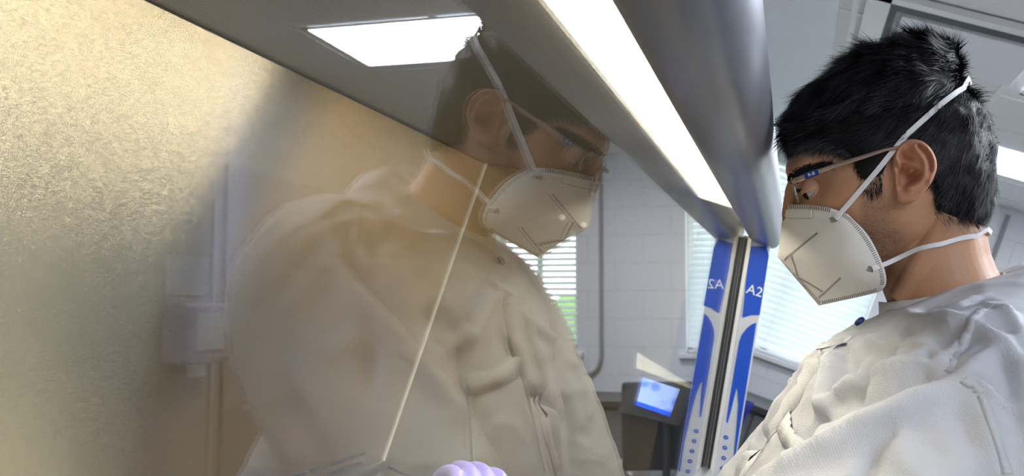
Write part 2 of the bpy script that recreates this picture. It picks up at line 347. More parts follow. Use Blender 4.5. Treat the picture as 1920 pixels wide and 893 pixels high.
# ---- things on the right wall and at the far end (mirrored in the glass)
t = empty('towel_dispenser', (X1-.06, 3.35, ZC-.14), 'pale wall dispenser with a purple-grey frame, mirrored faintly in the glass at far left', 'dispenser')
obj('case', bx(X1-.11, X1-.002, 3.19, 3.51, ZC-.25, ZC-.02), mat('purple_grey', (.30, .27, .36), .4), t, bevel=.02)
obj('window', bx(X1-.118, X1-.108, 3.26, 3.44, ZC-.20, ZC-.06), mat('pale_plastic', (.40, .40, .40), .5), t, bevel=.004)
obj('spout', bx(X1-.07, X1-.03, 3.32, 3.40, ZC-.30, ZC-.25), m_white, t, bevel=.01)
obj('notice_sheet', bx(X1-.004, X1-.001, 3.21, 3.48, ZC+.01, ZC+.16), mat('paper', (.45, .45, .47), .7), label='pale paper notice on the wall just above the dispenser', cat='notice')
bm = bmesh.new(); box(bm, X1-.012, X1-.001, 3.52, 3.54, 0, ZC+.40); obj('trim_3', bm, m_trim, kind='structure')
d = obj('door_1', bx(X1-.02, X1-.001, 3.60, 4.5, 0, ZC+.55), mat('door_grey', (.30, .29, .29), .5), kind='structure')
obj('handle', tube(bmesh.new(), [(X1-.02, 3.66, ZC-.45), (X1-.07, 3.66, ZC-.45), (X1-.07, 3.78, ZC-.45)], .01), m_steel2, d)
# conduit on the far wall
c = [(1.20, Y1-.03, ZC+1.05), (1.20, Y1-.03, ZC-.2), (1.20, Y1-.03, ZC-.36), (1.225, Y1-.03, ZC-.45), (1.27, Y1-.03, ZC-.49), (1.318, Y1-.03, ZC-.50)]
obj('hanging_hose', tube(bmesh.new(), curve(c, 40), .014), mat('grey_hose', (.30, .31, .33), .5), label='grey hose hanging down the pier between the two windows', cat='hose')
t = empty('hose_reel', (1.42, Y1-.06, ZC-.50), 'green reel at the lower end of the grey hose', 'reel')
bm = bmesh.new(); tube(bm, [(1.42, Y1-.14, ZC-.50), (1.42, Y1-.01, ZC-.50)], .09, 24); obj('drum', bm, m_green, t, smooth=False, bevel=.01)
bm = bmesh.new(); tube(bm, [(1.42, Y1-.16, ZC-.50), (1.42, Y1-.14, ZC-.50)], .03, 16); obj('hub', bm, m_dark, t)
# bench along the far wall
t = empty('lab_bench', (.8, Y1-.4, 0), 'black topped lab bench along the far wall under the windows', 'bench')
obj('worktop', bx(-.6, 2.1, 6.35, Y1-.02, ZC-.66, ZC-.62), m_darkm, t, bevel=.004)
obj('cupboard', bx(-.55, 2.05, 6.42, Y1-.03, .1, ZC-.66), m_cab, t)
bm = bmesh.new()
for k in range(4): box(bm, -.53+k*.65, .10+k*.65, 6.40, 6.42, .12, ZC-.68)
obj('door', bm, m_cab, t, bevel=.003)
def chair(x, y, rz, label):
    t = empty('office_chair', (x, y, 0), label, 'chair')
    def L(bm, name, m, **k):
        bmesh.ops.rotate(bm, verts=bm.verts, cent=(0, 0, 0), matrix=Matrix.Rotation(rz, 3, 'Z')); bmesh.ops.translate(bm, verts=bm.verts, vec=(x, y, 0)); return obj(name, bm, m, t, **k)
    L(bx(-.24, .24, -.24, .24, .50, .57), 'seat', m_dark, bevel=.03)
    bm = bx(-.21, .21, .22, .27, .66, 1.10)
    L(bm, 'backrest', m_dark, bevel=.02)
    L(tube(bmesh.new(), [(0, .15, .52), (0, .30, .56), (0, .30, .9)], .02), 'back_post', m_dark)
    L(tube(bmesh.new(), [(0, 0, .10), (0, 0, .50)], .028), 'column', m_steel2)
    for s in (-1, 1): L(tube(bmesh.new(), curve([(s*.24, .1, .53), (s*.29, .1, .60), (s*.29, .08, .72), (s*.29, -.12, .74)], 12), .018), 'armrest', m_dark)
    for k in range(5):
        a = 2*PI*k/5; L(tube(bmesh.new(), [(0, 0, .11), (.28*math.cos(a), .28*math.sin(a), .075)], .018), 'leg', m_dark)
        bm = bmesh.new(); tube(bm, [(.28*math.cos(a)-.02, .28*math.sin(a), .03), (.28*math.cos(a)+.02, .28*math.sin(a), .03)], .03, 14); L(bm, 'caster', m_rubber)
chair(.62, 5.3, 2.7, 'black swivel chair in front of the far bench, beside the white crumpled bag')
chair(1.25, 5.1, 3.5, 'black swivel chair standing nearer the right wall')
b_ = bmesh.new()
loft(b_, [[V((.052+dx, y+dy, ZC+z)) for dx, dy in ((-w__, -.008), (w__, -.008), (w__, .006), (-w__, .006))] for z, y, w__ in ((-.615, 6.40, .040), (-.612, 6.345, .046), (-.64, 6.330, .044), (-.70, 6.332, .028), (-.76, 6.330, .020), (-.80, 6.331, .014))])
obj('blue_cloth', b_, mat('dark_blue_cloth', (.01, .02, .22), .7), smooth=True, label='dark blue cloth hanging over the front edge of the far bench', cat='cloth')
bm = bmesh.new(); sphere(bm, (0, 0, 0), 1, 28, 20)
for v in bm.verts:
    v.co = Vector((v.co.x*.13, v.co.y*.11, v.co.z*.09)); v.co += noise.noise_vector(v.co*22)*.03; v.co.z = max(v.co.z, -.07)
    v.co += Vector((.60, 5.2, .665))
obj('plastic_bag', bm, m_white, label='white crumpled bag lying on the seat of a black chair', cat='bag')

# ================================================================== THE CABINET
XB, YE, YN = -.645, 2.25, -.18
ZW = ZC-.666                                           # work surface
cab = empty('biosafety_cabinet', (-.3, 1.0, 0), 'brushed steel biosafety cabinet with a sloping glass sash, lit inside, that the person works at', 'cabinet')
zt = ZC+.095; zf = ZC+.175; xf = -.125                 # diffuser back height, front height, front edge
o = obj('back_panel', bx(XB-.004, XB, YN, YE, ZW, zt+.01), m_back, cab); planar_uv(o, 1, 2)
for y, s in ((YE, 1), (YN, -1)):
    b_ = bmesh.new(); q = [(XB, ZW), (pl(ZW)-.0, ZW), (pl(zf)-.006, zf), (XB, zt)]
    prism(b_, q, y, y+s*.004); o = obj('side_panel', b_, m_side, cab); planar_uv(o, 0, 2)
b_ = bmesh.new(); prism(b_, [(pl(ZW)-.13, ZW), (pl(ZW)-.008, ZW), (pl(zf)-.012, zf), (pl(zf)-.10, zf)], YE-.003, YE-.0005); obj('added_dark_strip', b_, m_rubber, cab, label='added black strip on the side panel, mirrored as a dark band in the back panel')  # wide black strip added to deepen the dark band mirrored in the back panel
obj('corner_seam', tube(bmesh.new(), [(XB+.0015, YE-.0015, ZW), (XB+.0015, YE-.0015, zt)], .0024, 8), m_white, cab, label='bright vertical corner bead')
bm = bmesh.new(); prism(bm, [(XB, zt), (xf, zf), (xf, zf+.004), (XB, zt+.004)], YN, YE); obj('perforated_ceiling', bm, m_perf, cab, label='grey finely perforated ceiling screen')
obj('ceiling_edge', tube(bmesh.new(), [(XB+.001, YN, zt-.001), (XB+.001, YE, zt-.001)], .0015, 6), m_dark, cab)
# lamp housing
LY1 = 2.10
obj('lamp_housing', bx(xf-.002, pl(zf)-.012, YN, YE, zf+.012, zf+.06), m_white, cab)
lp = obj('lamp', bx(xf+.004, pl(zf)-.016, YN+.05, LY1, zf-.012, zf+.010), m_lamp, cab, bevel=.004, label='glowing white tube light')
obj('lamp_end_cap', bx(xf+.003, pl(zf)-.015, LY1, LY1+.03, zf-.013, zf+.012), m_cream, cab)
obj('outer_shell', bx(XB-.15, XB-.006, YN-.08, YE+.08, ZW-.12, H-.25), m_paint, cab, bevel=.01)
b_ = bmesh.new(); prism(b_, [(XB-.005, ZC+.25), (pl(ZC+.25)-.03, ZC+.25), (-.17, ZC+.62), (-.17, H-.25), (XB-.005, H-.25)], YN-.08, YE+.08)
obj('upper_body', b_, m_paint, cab)
for y0_, y1_ in ((YE+.0045, YE+.08), (YN-.08, YN-.0045)):
    b_ = bmesh.new(); prism(b_, [(XB-.005, ZW-.12), (pl(ZW)+.03, ZW-.12), (pl(ZC+.11)-.002, ZC+.11), (pl(ZC+.25)-.03, ZC+.25), (XB-.005, ZC+.25)], y0_, y1_)
    obj('end_wall', b_, m_paint, cab)
# work surface with raised lip and the rear grille
b_ = bmesh.new(); box(b_, XB, pl(ZW)+.02, YN, YE, ZW-.03, ZW-.004); obj('work_surface', b_, m_steel, cab)
b_ = bmesh.new()
box(b_, XB+.06, XB+.075, YN+.03, YE-.06, ZW-.004, ZW+.012); box(b_, XB+.06, -.03, YE-.075, YE-.06, ZW-.004, ZW+.012); box(b_, XB+.06, -.03, YN+.03, YN+.045, ZW-.004, ZW+.012)
box(b_, XB+.075, -.03, YN+.045, YE-.075, ZW-.004, ZW+.002)
obj('work_tray', b_, m_steel, cab, bevel=.004)
for row, zz in enumerate((ZW+.045, ZW+.022)):
    b_ = bmesh.new(); y = YN+.03
    while y < YE-.12:
        box(b_, XB-.001, XB+.0012, y, y+.075, zz-.004, zz+.004); y += .095
    obj('grille_slot', b_, m_rubber, cab, label='row of dark air slots along the foot of the back panel')
b_ = bmesh.new(); prism(b_, [(XB, ZW+.008), (XB+.02, ZW), (XB, ZW)], YN, YE); obj('grille_ledge', b_, m_steel, cab)
# two round studs on the side panel
for px, py in ((1055, 408), (1095, 422)):
    p = at(px, py, YE-.001); b_ = bmesh.new(); tube(b_, [(p.x, YE-.0005, p.z), (p.x, YE-.008, p.z), (p.x, YE-.010, p.z)], [.0065, .0065, .004], 16)
    obj('stud', b_, m_white, cab, smooth=True, label='round pale stud on the side panel')
# sash: glass, handle, side channel
SB, ST = ZC-.389, ZC+.26
n_ = Vector((math.cos(TILT), 0, math.sin(TILT)))
b_ = bmesh.new(); t_ = .0028
prism(b_, [(pl(SB), SB), (pl(ST), ST), (pl(ST)-n_.x*t_, ST-n_.z*t_), (pl(SB)-n_.x*t_, SB-n_.z*t_)], YN+.002, YE-.002)
sash = obj('sash', b_, m_glass, cab, label='clear sloping glass sash that mirrors the person')
b_ = bmesh.new(); prism(b_, [(pl(SB)-.012, SB-.018), (pl(SB)+.012, SB-.02), (pl(SB)+.014, SB+.004), (pl(SB)-.010, SB+.006)], YN+.01, YE-.006)
obj('handle', b_, m_steel2, sash, bevel=.003)
def strip(o0, o1, z0, z1, y0, y1):   # strip parallel to the sash, between two distances in front of it
    return prism(bmesh.new(), [(pl(z0)+o0, z0), (pl(z0)+o1, z0), (pl(z1)+o1, z1), (pl(z1)+o0, z1)], y0, y1)
zA, zB = ZC-.60, ZC+.125
for s, y in ((1, YE), (-1, YN)):
    a, b = (y, y+.075) if s > 0 else (y-.075, y)
    obj('post', strip(.000, .060, zA, zB, a, b), m_trim, cab, bevel=.003)
g0 = YE-.006
obj('gasket', strip(-.014, .0100, ZC-.392, zB-.006, g0, YE+.002), m_rubber, cab, label='black rubber channel that holds the glass edge')
obj('gasket_rib', strip(.0015, .004, ZC-.39, zB-.008, g0-.002, g0), m_cab, cab)
obj('channel_trim', strip(.0105, .0195, ZC-.44, zB-.003, g0-.004, YE), mat('bright_trim', (.78, .77, .74), .3, .3), cab, bevel=.001)
def ppanel(name, pts, lift, m, lab=None):   # a thin decal on the post's inner face, outlined in pixels of the photograph's post
    b_ = bmesh.new(); q = []
    for px, py in pts: p = at(px, py, YE-.001); q.append((p.x, p.z))
    prism(b_, q, YE-lift, YE-.0001); return obj(name, b_, m, cab, label=lab)
obj('decal_base', strip(.0200, .0595, zA, zB-.002, YE-.0012, YE), m_decal, cab)
m_bluetop = mat('slate_blue_decal', (.02, .075, .30), .35)
ppanel('decal_block', [(1405.5, 462), (1437, 462), (1441.5, 480), (1424.5, 591), (1408, 591), (1393.5, 596), (1392, 594)], .0022, m_blue, 'blue printed block with the letters')
bl = [(1385.5, 641), (1390, 630), (1400, 616), (1410, 608), (1418, 605), (1409, 665), (1398, 735), (1386, 810), (1378, 850), (1372, 893), (1366, 935), (1361, 935), (1371, 880), (1376, 840), (1381, 790), (1385, 750), (1383, 720), (1382, 735), (1376, 760), (1371, 790), (1366, 800), (1370, 760), (1376, 705)]
bl = [(1386, 641), (1391, 628), (1400, 616), (1410, 608), (1418, 605), (1409, 665), (1398, 735), (1386, 810), (1378, 860), (1370, 905), (1366, 905), (1376, 850), (1381, 800), (1384, 760), (1383, 735), (1381, 728), (1377, 745), (1372, 765), (1364, 795), (1362, 790), (1367, 755), (1375, 705)]
ppanel('decal_sweep', bl, .0022, m_blue, 'blue printed sweep that narrows downward')
for k in range(7):
    px, py = 1361.3-k*2.1-(.4*k*k*.15), 820.4+19.4*k; p = at(px, py, YE-.002)
    b_ = bmesh.new(); q = [(p.x+.0052*math.cos(a), p.z+.0042*math.sin(a)) for a in [2*PI*i/20 for i in range(20)]]; prism(b_, q, YE-.0023, YE-.001); dt = obj('decal_dot', b_, m_blue, cab)
    b_ = bmesh.new(); q = [(p.x+.0018*math.cos(a), p.z+.0012*math.sin(a)) for a in [2*PI*i/12 for i in range(12)]]; prism(b_, q, YE-.0027, YE-.0022); obj('decal_dot_centre', b_, m_decal, dt)
    dt.location = Vector((0, 0, 0))-cab.location
p = at(1415, 546, YE-.0026)
ex_w = (at(1426, 549, YE)-at(1404, 542.5, YE))
text('lettering', 'A2', .030, m_white, cab, p, ex_w, (pl(ZC+.1)-pl(ZC), 0, .1))
# fascia: the rounded hood over the sash
prof = [(-.006, .121), (.004, .117), (.022, .116), (.036, .118), (.047, .123), (.053, .131), (.055, .143), (.053, .162), (.045, .190), (.031, .222), (.014, .256), (-.004, .290), (-.024, .326), (-.048, .372), (-.075, .425), (-.11, .50), (-.14, .58), (-.17, .66), (-.20, .66), (-.12, .42), (-.07, .30), (-.046, .245), (-.034, .20), (-.026, .14)]
prof = [(p.x, p.y) for p in curve([(a, b, 0) for a, b in prof[:18]], 70)] + prof[18:]
b_ = prism(bmesh.new(), [(a, ZC+b) for a, b in prof], YN-.1, YE+.085)
fo = obj('fascia', b_, m_paint, cab, label='rounded silver-grey metal hood over the glass')
for f in fo.data.polygons: f.use_smooth = abs(f.normal.y) < .5
# underframe
b_ = bmesh.new(); box(b_, XB-.1, .10, YN-.06, YE+.06, ZW-.12, ZW-.035); obj('base_tray', b_, m_paint, cab, bevel=.01)
for x in (XB-.05, .03):
    for y in (YN+.05, YE-.05): obj('leg', bx(x-.03, x+.03, y-.03, y+.03, 0, ZW-.12), m_trim, cab)

# display inside the cabinet on the far side panel
t = empty('touchscreen_display', at(1225, 760, 2.20), 'small box with a glowing blue touchscreen, at the far end behind the glass', 'display')
q = [at(*a, 2.19) for a in ((1192, 692), (1297, 731), (1272, 800), (1156, 772))]
q2 = [at(*a, 2.246) for a in ((1194, 664), (1300, 727), (1275, 797), (1162, 766))]
b_ = bmesh.new(); va = [b_.verts.new(v) for v in q]; vb = [b_.verts.new(v) for v in q2]
b_.faces.new(va); b_.faces.new(vb[::-1])
for i in range(4): b_.faces.new((va[i], vb[i], vb[(i+1) % 4], va[(i+1) % 4]))
obj('housing', b_, mat('smoke_housing', (.11, .11, .11), .35), t, bevel=.003)
b_ = bmesh.new(); u = Vector((0, -.0005, .0015)); lid = [q[0]+u, q[1]+u, q2[1]+u, q2[0]+u]; lo = [b_.verts.new(v) for v in lid]; hi = [b_.verts.new(v+V((0, 0, .003))) for v in lid]
b_.faces.new(lo); b_.faces.new(hi[::-1])
for i in range(4): b_.faces.new((lo[i], hi[i], hi[(i+1) % 4], lo[(i+1) % 4]))
obj('top_cover', b_, m_cream, t)
def scr():
    m = emit('screen_blue', (.22, .34, 1.0), 3.2); nt = m.node_tree; b = nt.nodes['Principled BSDF']; tc = nd(nt, 'ShaderNodeTexCoord')
    n = nd(nt, 'ShaderNodeTexVoronoi', i_Scale=32.0); nt.links.new(tc.outputs['Object'], n.inputs['Vector']); cr = nd(nt, 'ShaderNodeValToRGB'); nt.links.new(n.outputs['Distance'], cr.inputs[0])
    cr.color_ramp.elements[0].color = (.10, .22, 1, 1); cr.color_ramp.elements[1].color = (.42, .55, 1, 1); cr.color_ramp.elements[0].position = .25; cr.color_ramp.elements[1].position = .5
    nt.links.new(cr.outputs[0], b.inputs['Emission Color']); return m
def quadp(pts, y0, y1, m, name):
    b_ = bmesh.new(); a = [b_.verts.new(at(*p_, y0)) for p_ in pts]; c_ = [b_.verts.new(at(*p_, y1)) for p_ in pts]
    b_.faces.new(a); b_.faces.new(c_[::-1])
    for i in range(len(a)): b_.faces.new((a[i], c_[i], c_[(i+1) % len(a)], a[(i+1) % len(a)]))
    return obj(name, b_, m, t)
quadp([(1206, 708), (1275, 730), (1256, 782), (1193, 760)], 2.187, 2.19, scr(), 'screen')
quadp([(1194, 752), (1259, 774), (1256, 782), (1193, 760)], 2.1862, 2.187, emit('screen_bar', (.02, .12, 1.0), 2.6), 'screen_bar')
# ================================================================== THE PERSON
YM = 1.10                                              # mid plane of the head
def hp(px, py, y=YM): return at(px, py, y)
man = empty('person', (.42, YM, 0), 'person in white gown, mask and glasses, in profile, hands inside the cabinet', 'person')
def side_dome(outline, center, T, P, n_phi=200, n_s=60, y_mid=YM, disp=None):
    c = hp(*center, y_mid); oc = curve([hp(x, y, y_mid) for x, y in outline+outline[:1]], n_phi)[:-1]
    b_ = bmesh.new()
    def pix(p):
        d = p-CAM; return 960+FPX*d.dot(EX)/d.dot(FW), 446.5+FPX*d.dot(EY)/d.dot(FW)
    rim = [b_.verts.new(p) for p in oc]; 
    for side in (-1, 1):
        prev = rim
        for k in range(1, n_s+1):
            s = math.cos(k/n_s*PI/2); ring = []
            if k == n_s:
                q = c+V((0, side*T(*pix(c))*(1 if side < 0 else 1), 0)); cv = b_.verts.new(q)
                for i in range(n_phi): b_.faces.new((prev[i], prev[(i+1) % n_phi], cv))
                break
            for p in oc:
                m_ = c+(p-c)*s; px, py = pix(m_); t = T(px, py)*(1-s**P(px, py))**.5; q = m_+V((0, side*t, 0))
                if disp: q = disp(q, px, py, side, s)
                ring.append(b_.verts.new(q))
            for i in range(n_phi): b_.faces.new((prev[i], prev[(i+1) % n_phi], ring[(i+1) % n_phi], ring[i]))
            prev = ring
    return b_
def g2(px, py, x, y, r): return math.exp(-((px-x)**2+(py-y)**2)/(r*r))
head_outline = [(1484, 285), (1477, 300), (1473, 322), (1483, 345), (1493, 375), (1496, 410), (1497, 440), (1497, 462), (1502, 480), (1506, 500), (1518, 518), (1532, 532), (1552, 542), (1585, 548), (1625, 542), (1668, 520),
    (1730, 490), (1785, 450), (1828, 405), (1848, 355), (1853, 300), (1842, 235), (1812, 175), (1768, 130), (1710, 108), (1650, 112), (1585, 145), (1532, 190), (1500, 240)]
def Th(px, py):
    t = .060+.018*ss(1480, 1680, px)
    t *= 1-.24*ss(370, 540, py)*ss(1760, 1600, px) - .22*ss(420, 520, py)*ss(1600, 1760, px)
    return t
def Ph(px, py): return 2.5+1.0*ss(1620, 1500, px)
EYE = hp(1526, 356, 1.0705)
def dh(q, px, py, side, s):
    if s > .999: return q
    d = V((0, 0, 0)); o = V((0, side, 0)); f = -1*EX
    sock = g2(px, py, 1522, 354, 26); d -= (o*.006+f*.004)*sock
    d += (o*.004+f*.004)*g2(px, py, 1510, 322, 20)+(o*.003)*g2(px, py, 1550, 316, 22)
    d += o*.005*g2(px, py, 1575, 392, 38); d -= o*.004*g2(px, py, 1605, 310, 30)
    d += o*.004*g2(px, py, 1690, 450, 34)*1.0; d -= o*.003*g2(px, py, 1640, 430, 40); d -= o*.012*g2(px, py, 1706, 322, 26)
    return q+d
hb = side_dome(head_outline, (1660, 325), Th, Ph, disp=dh)
def merge(dst, src):
    me = D.meshes.new('t'); src.to_mesh(me); src.free(); dst.from_mesh(me); D.meshes.remove(me)
# nose, lips and chin (mostly under the mask)
nb = bmesh.new(); tube(nb, [hp(1490, 335), hp(1484, 355), hp(1482, 378), hp(1481, 402), hp(1482, 418)], [.0055, .0065, .0075, .0085, .008], 16); merge(hb, nb)
for s in (-1, 1): nb = bmesh.new(); sphere(nb, hp(1490, 424)+V((0, s*.010, 0)), .0075, 14, 10); merge(hb, nb)
for py_, r_ in ((463, .008), (482, .0075)): nb = bmesh.new(); sphere(nb, hp(1499, py_), r_, 14, 10, (1, 2.2, .8)); merge(hb, nb)
nb = bmesh.new(); sphere(nb, hp(1540, 522), .015, 16, 12, (1, 1.1, 1)); merge(hb, nb)
# neck down into the upper chest
nk = [((1630, 470), (1832, 385), .050), ((1642, 505), (1842, 415), .053), ((1652, 530), (1850, 445), .056), ((1656, 548), (1856, 475), .057), ((1667, 575), (1866, 503), .059), ((1672, 600), (1885, 535), .064), ((1690, 650), (1930, 590), .085)]
rings = []
for f_, b2, hw in nk:
    a, b = hp(*f_), hp(*b2); c_ = (a+b)/2; h_ = (a-b)/2
    rings.append([c_+h_*(math.copysign(abs(math.cos(t))**.92, math.cos(t)))+V((0, -hw*math.sin(t), 0)) for t in [2*PI*k/48 for k in range(48)]])
nb = loft(bmesh.new(), rings)
for v in nb.verts:                                      # the long muscle from behind the ear to the collar
    pass
merge(hb, nb)
for s in (-1, 1):
    nb = bmesh.new(); y_ = YM+s*.050; tube(nb, curve([hp(1775, 400, YM+s*.052), hp(1752, 450, YM+s*.047), hp(1722, 505, YM+s*.044), hp(1690, 560, YM+s*.030)], 16), .013, 14); merge(hb, nb)
# ears
def ear(side):
    base_y = YM+side*.074
    zs = 5.25
    def E(x, y): return 1660+x/zs, 230+y/zs
    out = [(70, 395), (95, 280), (140, 205), (195, 170), (265, 158), (345, 172), (420, 220), (475, 290), (505, 370), (510, 440), (495, 500), (460, 585), (405, 665), (345, 735), (285, 780), (225, 800), (160, 800), (118, 782), (105, 745), (98, 690), (88, 620), (84, 560), (78, 480)]
    def seg(p, poly):
        best = 1e9
        for (x0, y0), (x1, y1) in zip(poly, poly[1:]):
            dx, dy = x1-x0, y1-y0; t = max(0, min(1, ((p[0]-x0)*dx+(p[1]-y0)*dy)/(dx*dx+dy*dy+1e-9))); best = min(best, math.hypot(p[0]-x0-t*dx, p[1]-y0-t*dy))
        return best
    oc = [(p.x, p.y) for p in curve([(x, y, 0) for x, y in out+out[:1]], 96)[:-1]]
    helix = [(140, 420), (112, 350), (130, 265), (190, 205), (270, 188), (345, 202), (410, 245), (458, 310), (482, 385), (484, 445), (468, 505), (430, 590)]
    anti = [(300, 265), (345, 320), (388, 385), (402, 450), (390, 515), (340, 575), (285, 615), (225, 640)]
    anti2 = [(225, 400), (290, 425), (345, 470), (385, 500)]
    concha = [(180, 500), (170, 560), (190, 590), (240, 570), (290, 530)]
    def h(x, y):
        back = ss(90, 420, x)                             # the rim stands off the head
        v = .009+.013*back+.003*ss(650, 300, y)
        v += 0.0055*math.exp(-(seg((x, y), helix)/26)**2)
        v += 0.0059*math.exp(-(seg((x, y), anti)/38)**2)+.0015*math.exp(-(seg((x, y), anti2)/24)**2)
        v -= .0175*math.exp(-(seg((x, y), concha)/56)**2)
        v -= 0.0065*math.exp(-(seg((x, y), [(170, 320), (200, 345), (230, 350)])/36)**2)
        v -= 0.0059*math.exp(-(seg((x, y), [(170, 415), (225, 440), (250, 445)])/22)**2)
        v -= 0.0059*math.exp(-(seg((x, y), [(330, 235), (400, 300), (440, 385), (440, 470)])/24)**2)
        v += 0.0072*math.exp(-(seg((x, y), [(112, 500), (122, 570), (118, 610)])/26)**2)
        v += .0025*math.exp(-(seg((x, y), [(200, 640), (250, 650)])/30)**2)+.0025*math.exp(-(seg((x, y), [(150, 740), (230, 730)])/50)**2)
        return v
    b_ = bmesh.new(); cx, cy = 285, 470; prev = None; n = len(oc)
    for k in range(41):
        s = 1-k/40
        if k == 40:
            cv = b_.verts.new(hp(*E(cx, cy), YM-.074)+V((0, 0, 0))); q = cv.co; q.y = YM+side*(.074+h(cx, cy)-.0)
            for i in range(n): b_.faces.new((prev[i], prev[(i+1) % n], cv))
            break
        ring = []
        for (x, y) in oc:
            xx, yy = cx+(x-cx)*s, cy+(y-cy)*s; hh = h(xx, yy); edge = (1-min(1, (1-s)/.12))**2
            q = hp(*E(xx, yy), YM-.074-hh*.9); q.y = YM+side*(.074+hh-.0035*edge); ring.append(b_.verts.new(q))
        if prev:
            for i in range(n): b_.faces.new((prev[i], prev[(i+1) % n], ring[(i+1) % n], ring[i]))
        else: first = ring
        prev = ring
    # the back of the ear, running in to the head
    pr = first
    for f_, dy in ((1.0, .004), (.93, .007), (.75, .010), (.55, .016), (.45, .030)):
        ring = []
        for v, (x, y) in zip(first, oc):
            xx, yy = 200+(x-200)*f_, 470+(y-470)*f_; q = hp(*E(xx, yy), YM-.074-h(x, y)*.9); q.y = v.co.y-side*dy; ring.append(b_.verts.new(q))
        for i in range(n): b_.faces.new((pr[(i+1) % n], pr[i], ring[i], ring[(i+1) % n]))
        pr = ring
    b_.faces.new(pr); return b_
for s in (-1, 1): merge(hb, ear(s))
head_me = remeshed(hb, .00125, 2, .5)
a_ = arr(head_me); tone = head_me.color_attributes.new('tone', 'FLOAT_COLOR', 'POINT')
def pixs(a):
    d = a-np.array(CAM); fx = d@np.array(FW); return 960+FPX*(d@np.array(EX))/fx, 446.5+FPX*(d@np.array(EY))/fx
PX, PY = pixs(np.stack([a_[:, 0], np.minimum(a_[:, 1], 2*YM-a_[:, 1]), a_[:, 2]], 1))
def nss(a, b, x): t = np.clip((x-a)/(b-a), 0, 1); return t*t*(3-2*t)
jaw = nss(395, 445, PY+ (1640-PX)*.12)*nss(1735, 1655, PX+(PY-450)*.15)*nss(640, 540, PY)
side_b = nss(330, 390, PY)*nss(1600, 1625, PX)*nss(1700, 1655, PX)*nss(470, 420, PY)*.8
beard = np.clip(np.maximum(jaw, side_b), 0, 1)
nape = nss(1745, 1790, PX)*nss(470, 415, PY)*nss(370, 380, PY); beard = np.maximum(beard, nape*.8)
earm = np.exp(-(((PX-1712)/45)**2+((PY-310)/60)**2)**2)*.75
col = np.stack([beard, earm, beard*0, beard*0+1], 1).astype(np.float32); tone.data.foreach_set('color', col.ravel())
body = obj('body', head_me, m_skin, man, smooth=True)
# eyes
fdir = (-EX*.97+EY*.12).normalized(); updir = -EY; updir = (updir-fdir*updir.dot(fdir)).normalized()
for s in (-1, 1):
    c_ = V((EYE.x, YM+s*(YM-EYE.y), EYE.z)); b_ = bmesh.new(); sphere(b_, c_, .0118, 32, 24); e_ = obj('eye', b_, m_eyew, man, smooth=True)
    gz = (fdir-updir*.45).normalized(); b_ = bmesh.new(); sphere(b_, (0, 0, 0), .0062, 24, 16, (1, 1, .38))
    mm = gz.to_track_quat('Z', 'Y').to_matrix().to_4x4(); mm.translation = c_+gz*.0102; b_.transform(mm); obj('iris', b_, m_iris, e_, smooth=True)
    fe = (fdir-updir*.5).normalized(); ue = (updir-fe*updir.dot(fe)).normalized()
    for nm, lo_, hi_ in (('eyelid', 8, 100), ('eyelid', -100, -30)):   # upper and lower lid, shells around the eyeball
        b_ = bmesh.new(); sd = V((0, 1, 0)); nu, nv = 30, 16; g = []
        for i in range(nu+1):
            az = math.radians(-150+300*i/nu); row = []
            for j in range(nv+1):
                if lo_ > 0: e0 = lo_+3-24*min(1.1, abs(az)/1.62)**2; e1 = hi_; el = e0+(e1-e0)*j/nv
                else: e1 = hi_+20*min(1.1, abs(az)/1.62)**2; el = lo_+(e1-lo_)*j/nv
                el = math.radians(el); d_ = fe*(math.cos(el)*math.cos(az))+sd*(math.cos(el)*math.sin(az))+ue*math.sin(el)
                row.append(b_.verts.new(c_+d_*.0131))
            g.append(row)
        for i in range(nu):
            for j in range(nv): b_.faces.new((g[i][j], g[i+1][j], g[i+1][j+1], g[i][j+1]))
        l_ = obj(nm, b_, m_skin, man, smooth=True); so = l_.modifiers.new('s', 'SOLIDIFY'); so.thickness = .0011; so.offset = 0

def bvh(o_or_me):
    me = o_or_me.data if hasattr(o_or_me, 'data') else o_or_me
    return BVHTree.FromPolygons([v.co[:] for v in me.vertices], [p.vertices[:] for p in me.polygons])
def hit(trees, px, py, off=0):
    d = ray(px, py); best = None
    for t_ in trees:
        h_ = t_.ray_cast(CAM, d)
        if h_[0] is not None and (best is None or h_[3] < best[2]): best = (h_[0], h_[1], h_[3])
    if best is None: return None
    n = best[1] if best[1].dot(d) < 0 else -best[1]; return best[0]+n*off
skin_t = bvh(head_me)

# ---- hair
hair_outline = [(1480, 298), (1472, 275), (1470, 250), (1474, 222), (1490, 195), (1513, 168), (1548, 142), (1585, 120), (1630, 98), (1680, 80), (1730, 72), (1765, 80), (1790, 105), (1797, 140), (1800, 168), (1822, 188), (1848, 215), (1862, 255), (1867, 310), (1864, 360), (1856, 400), (1845, 440), (1800, 480), (1700, 480), (1600, 450), (1520, 400), (1484, 340)]
keep = [(1440, 300), (1440, 20), (1920, 20), (1920, 420), (1843, 402), (1820, 396), (1792, 388), (1766, 368), (1752, 345), (1748, 312), (1752, 290), (1735, 272), (1712, 264), (1690, 268), (1672, 285), (1664, 310), (1655, 335), (1640, 352), (1622, 350), (1612, 330), (1606, 300), (1585, 280), (1545, 274), (1510, 270), (1492, 278), (1482, 292)]
def inpoly(x, y, P_):
    r = False; j = len(P_)-1
    for i in range(len(P_)):
        if (P_[i][1] > y) != (P_[j][1] > y) and x < (P_[j][0]-P_[i][0])*(y-P_[i][1])/(P_[j][1]-P_[i][1])+P_[i][0]: r = not r
        j = i
    return r
def Thair(px, py): return .0775+.0165*ss(1500, 1640, px)*1.0-.011*ss(200, 275, py)-.002*ss(230, 280, py)*ss(1640, 1540, px)
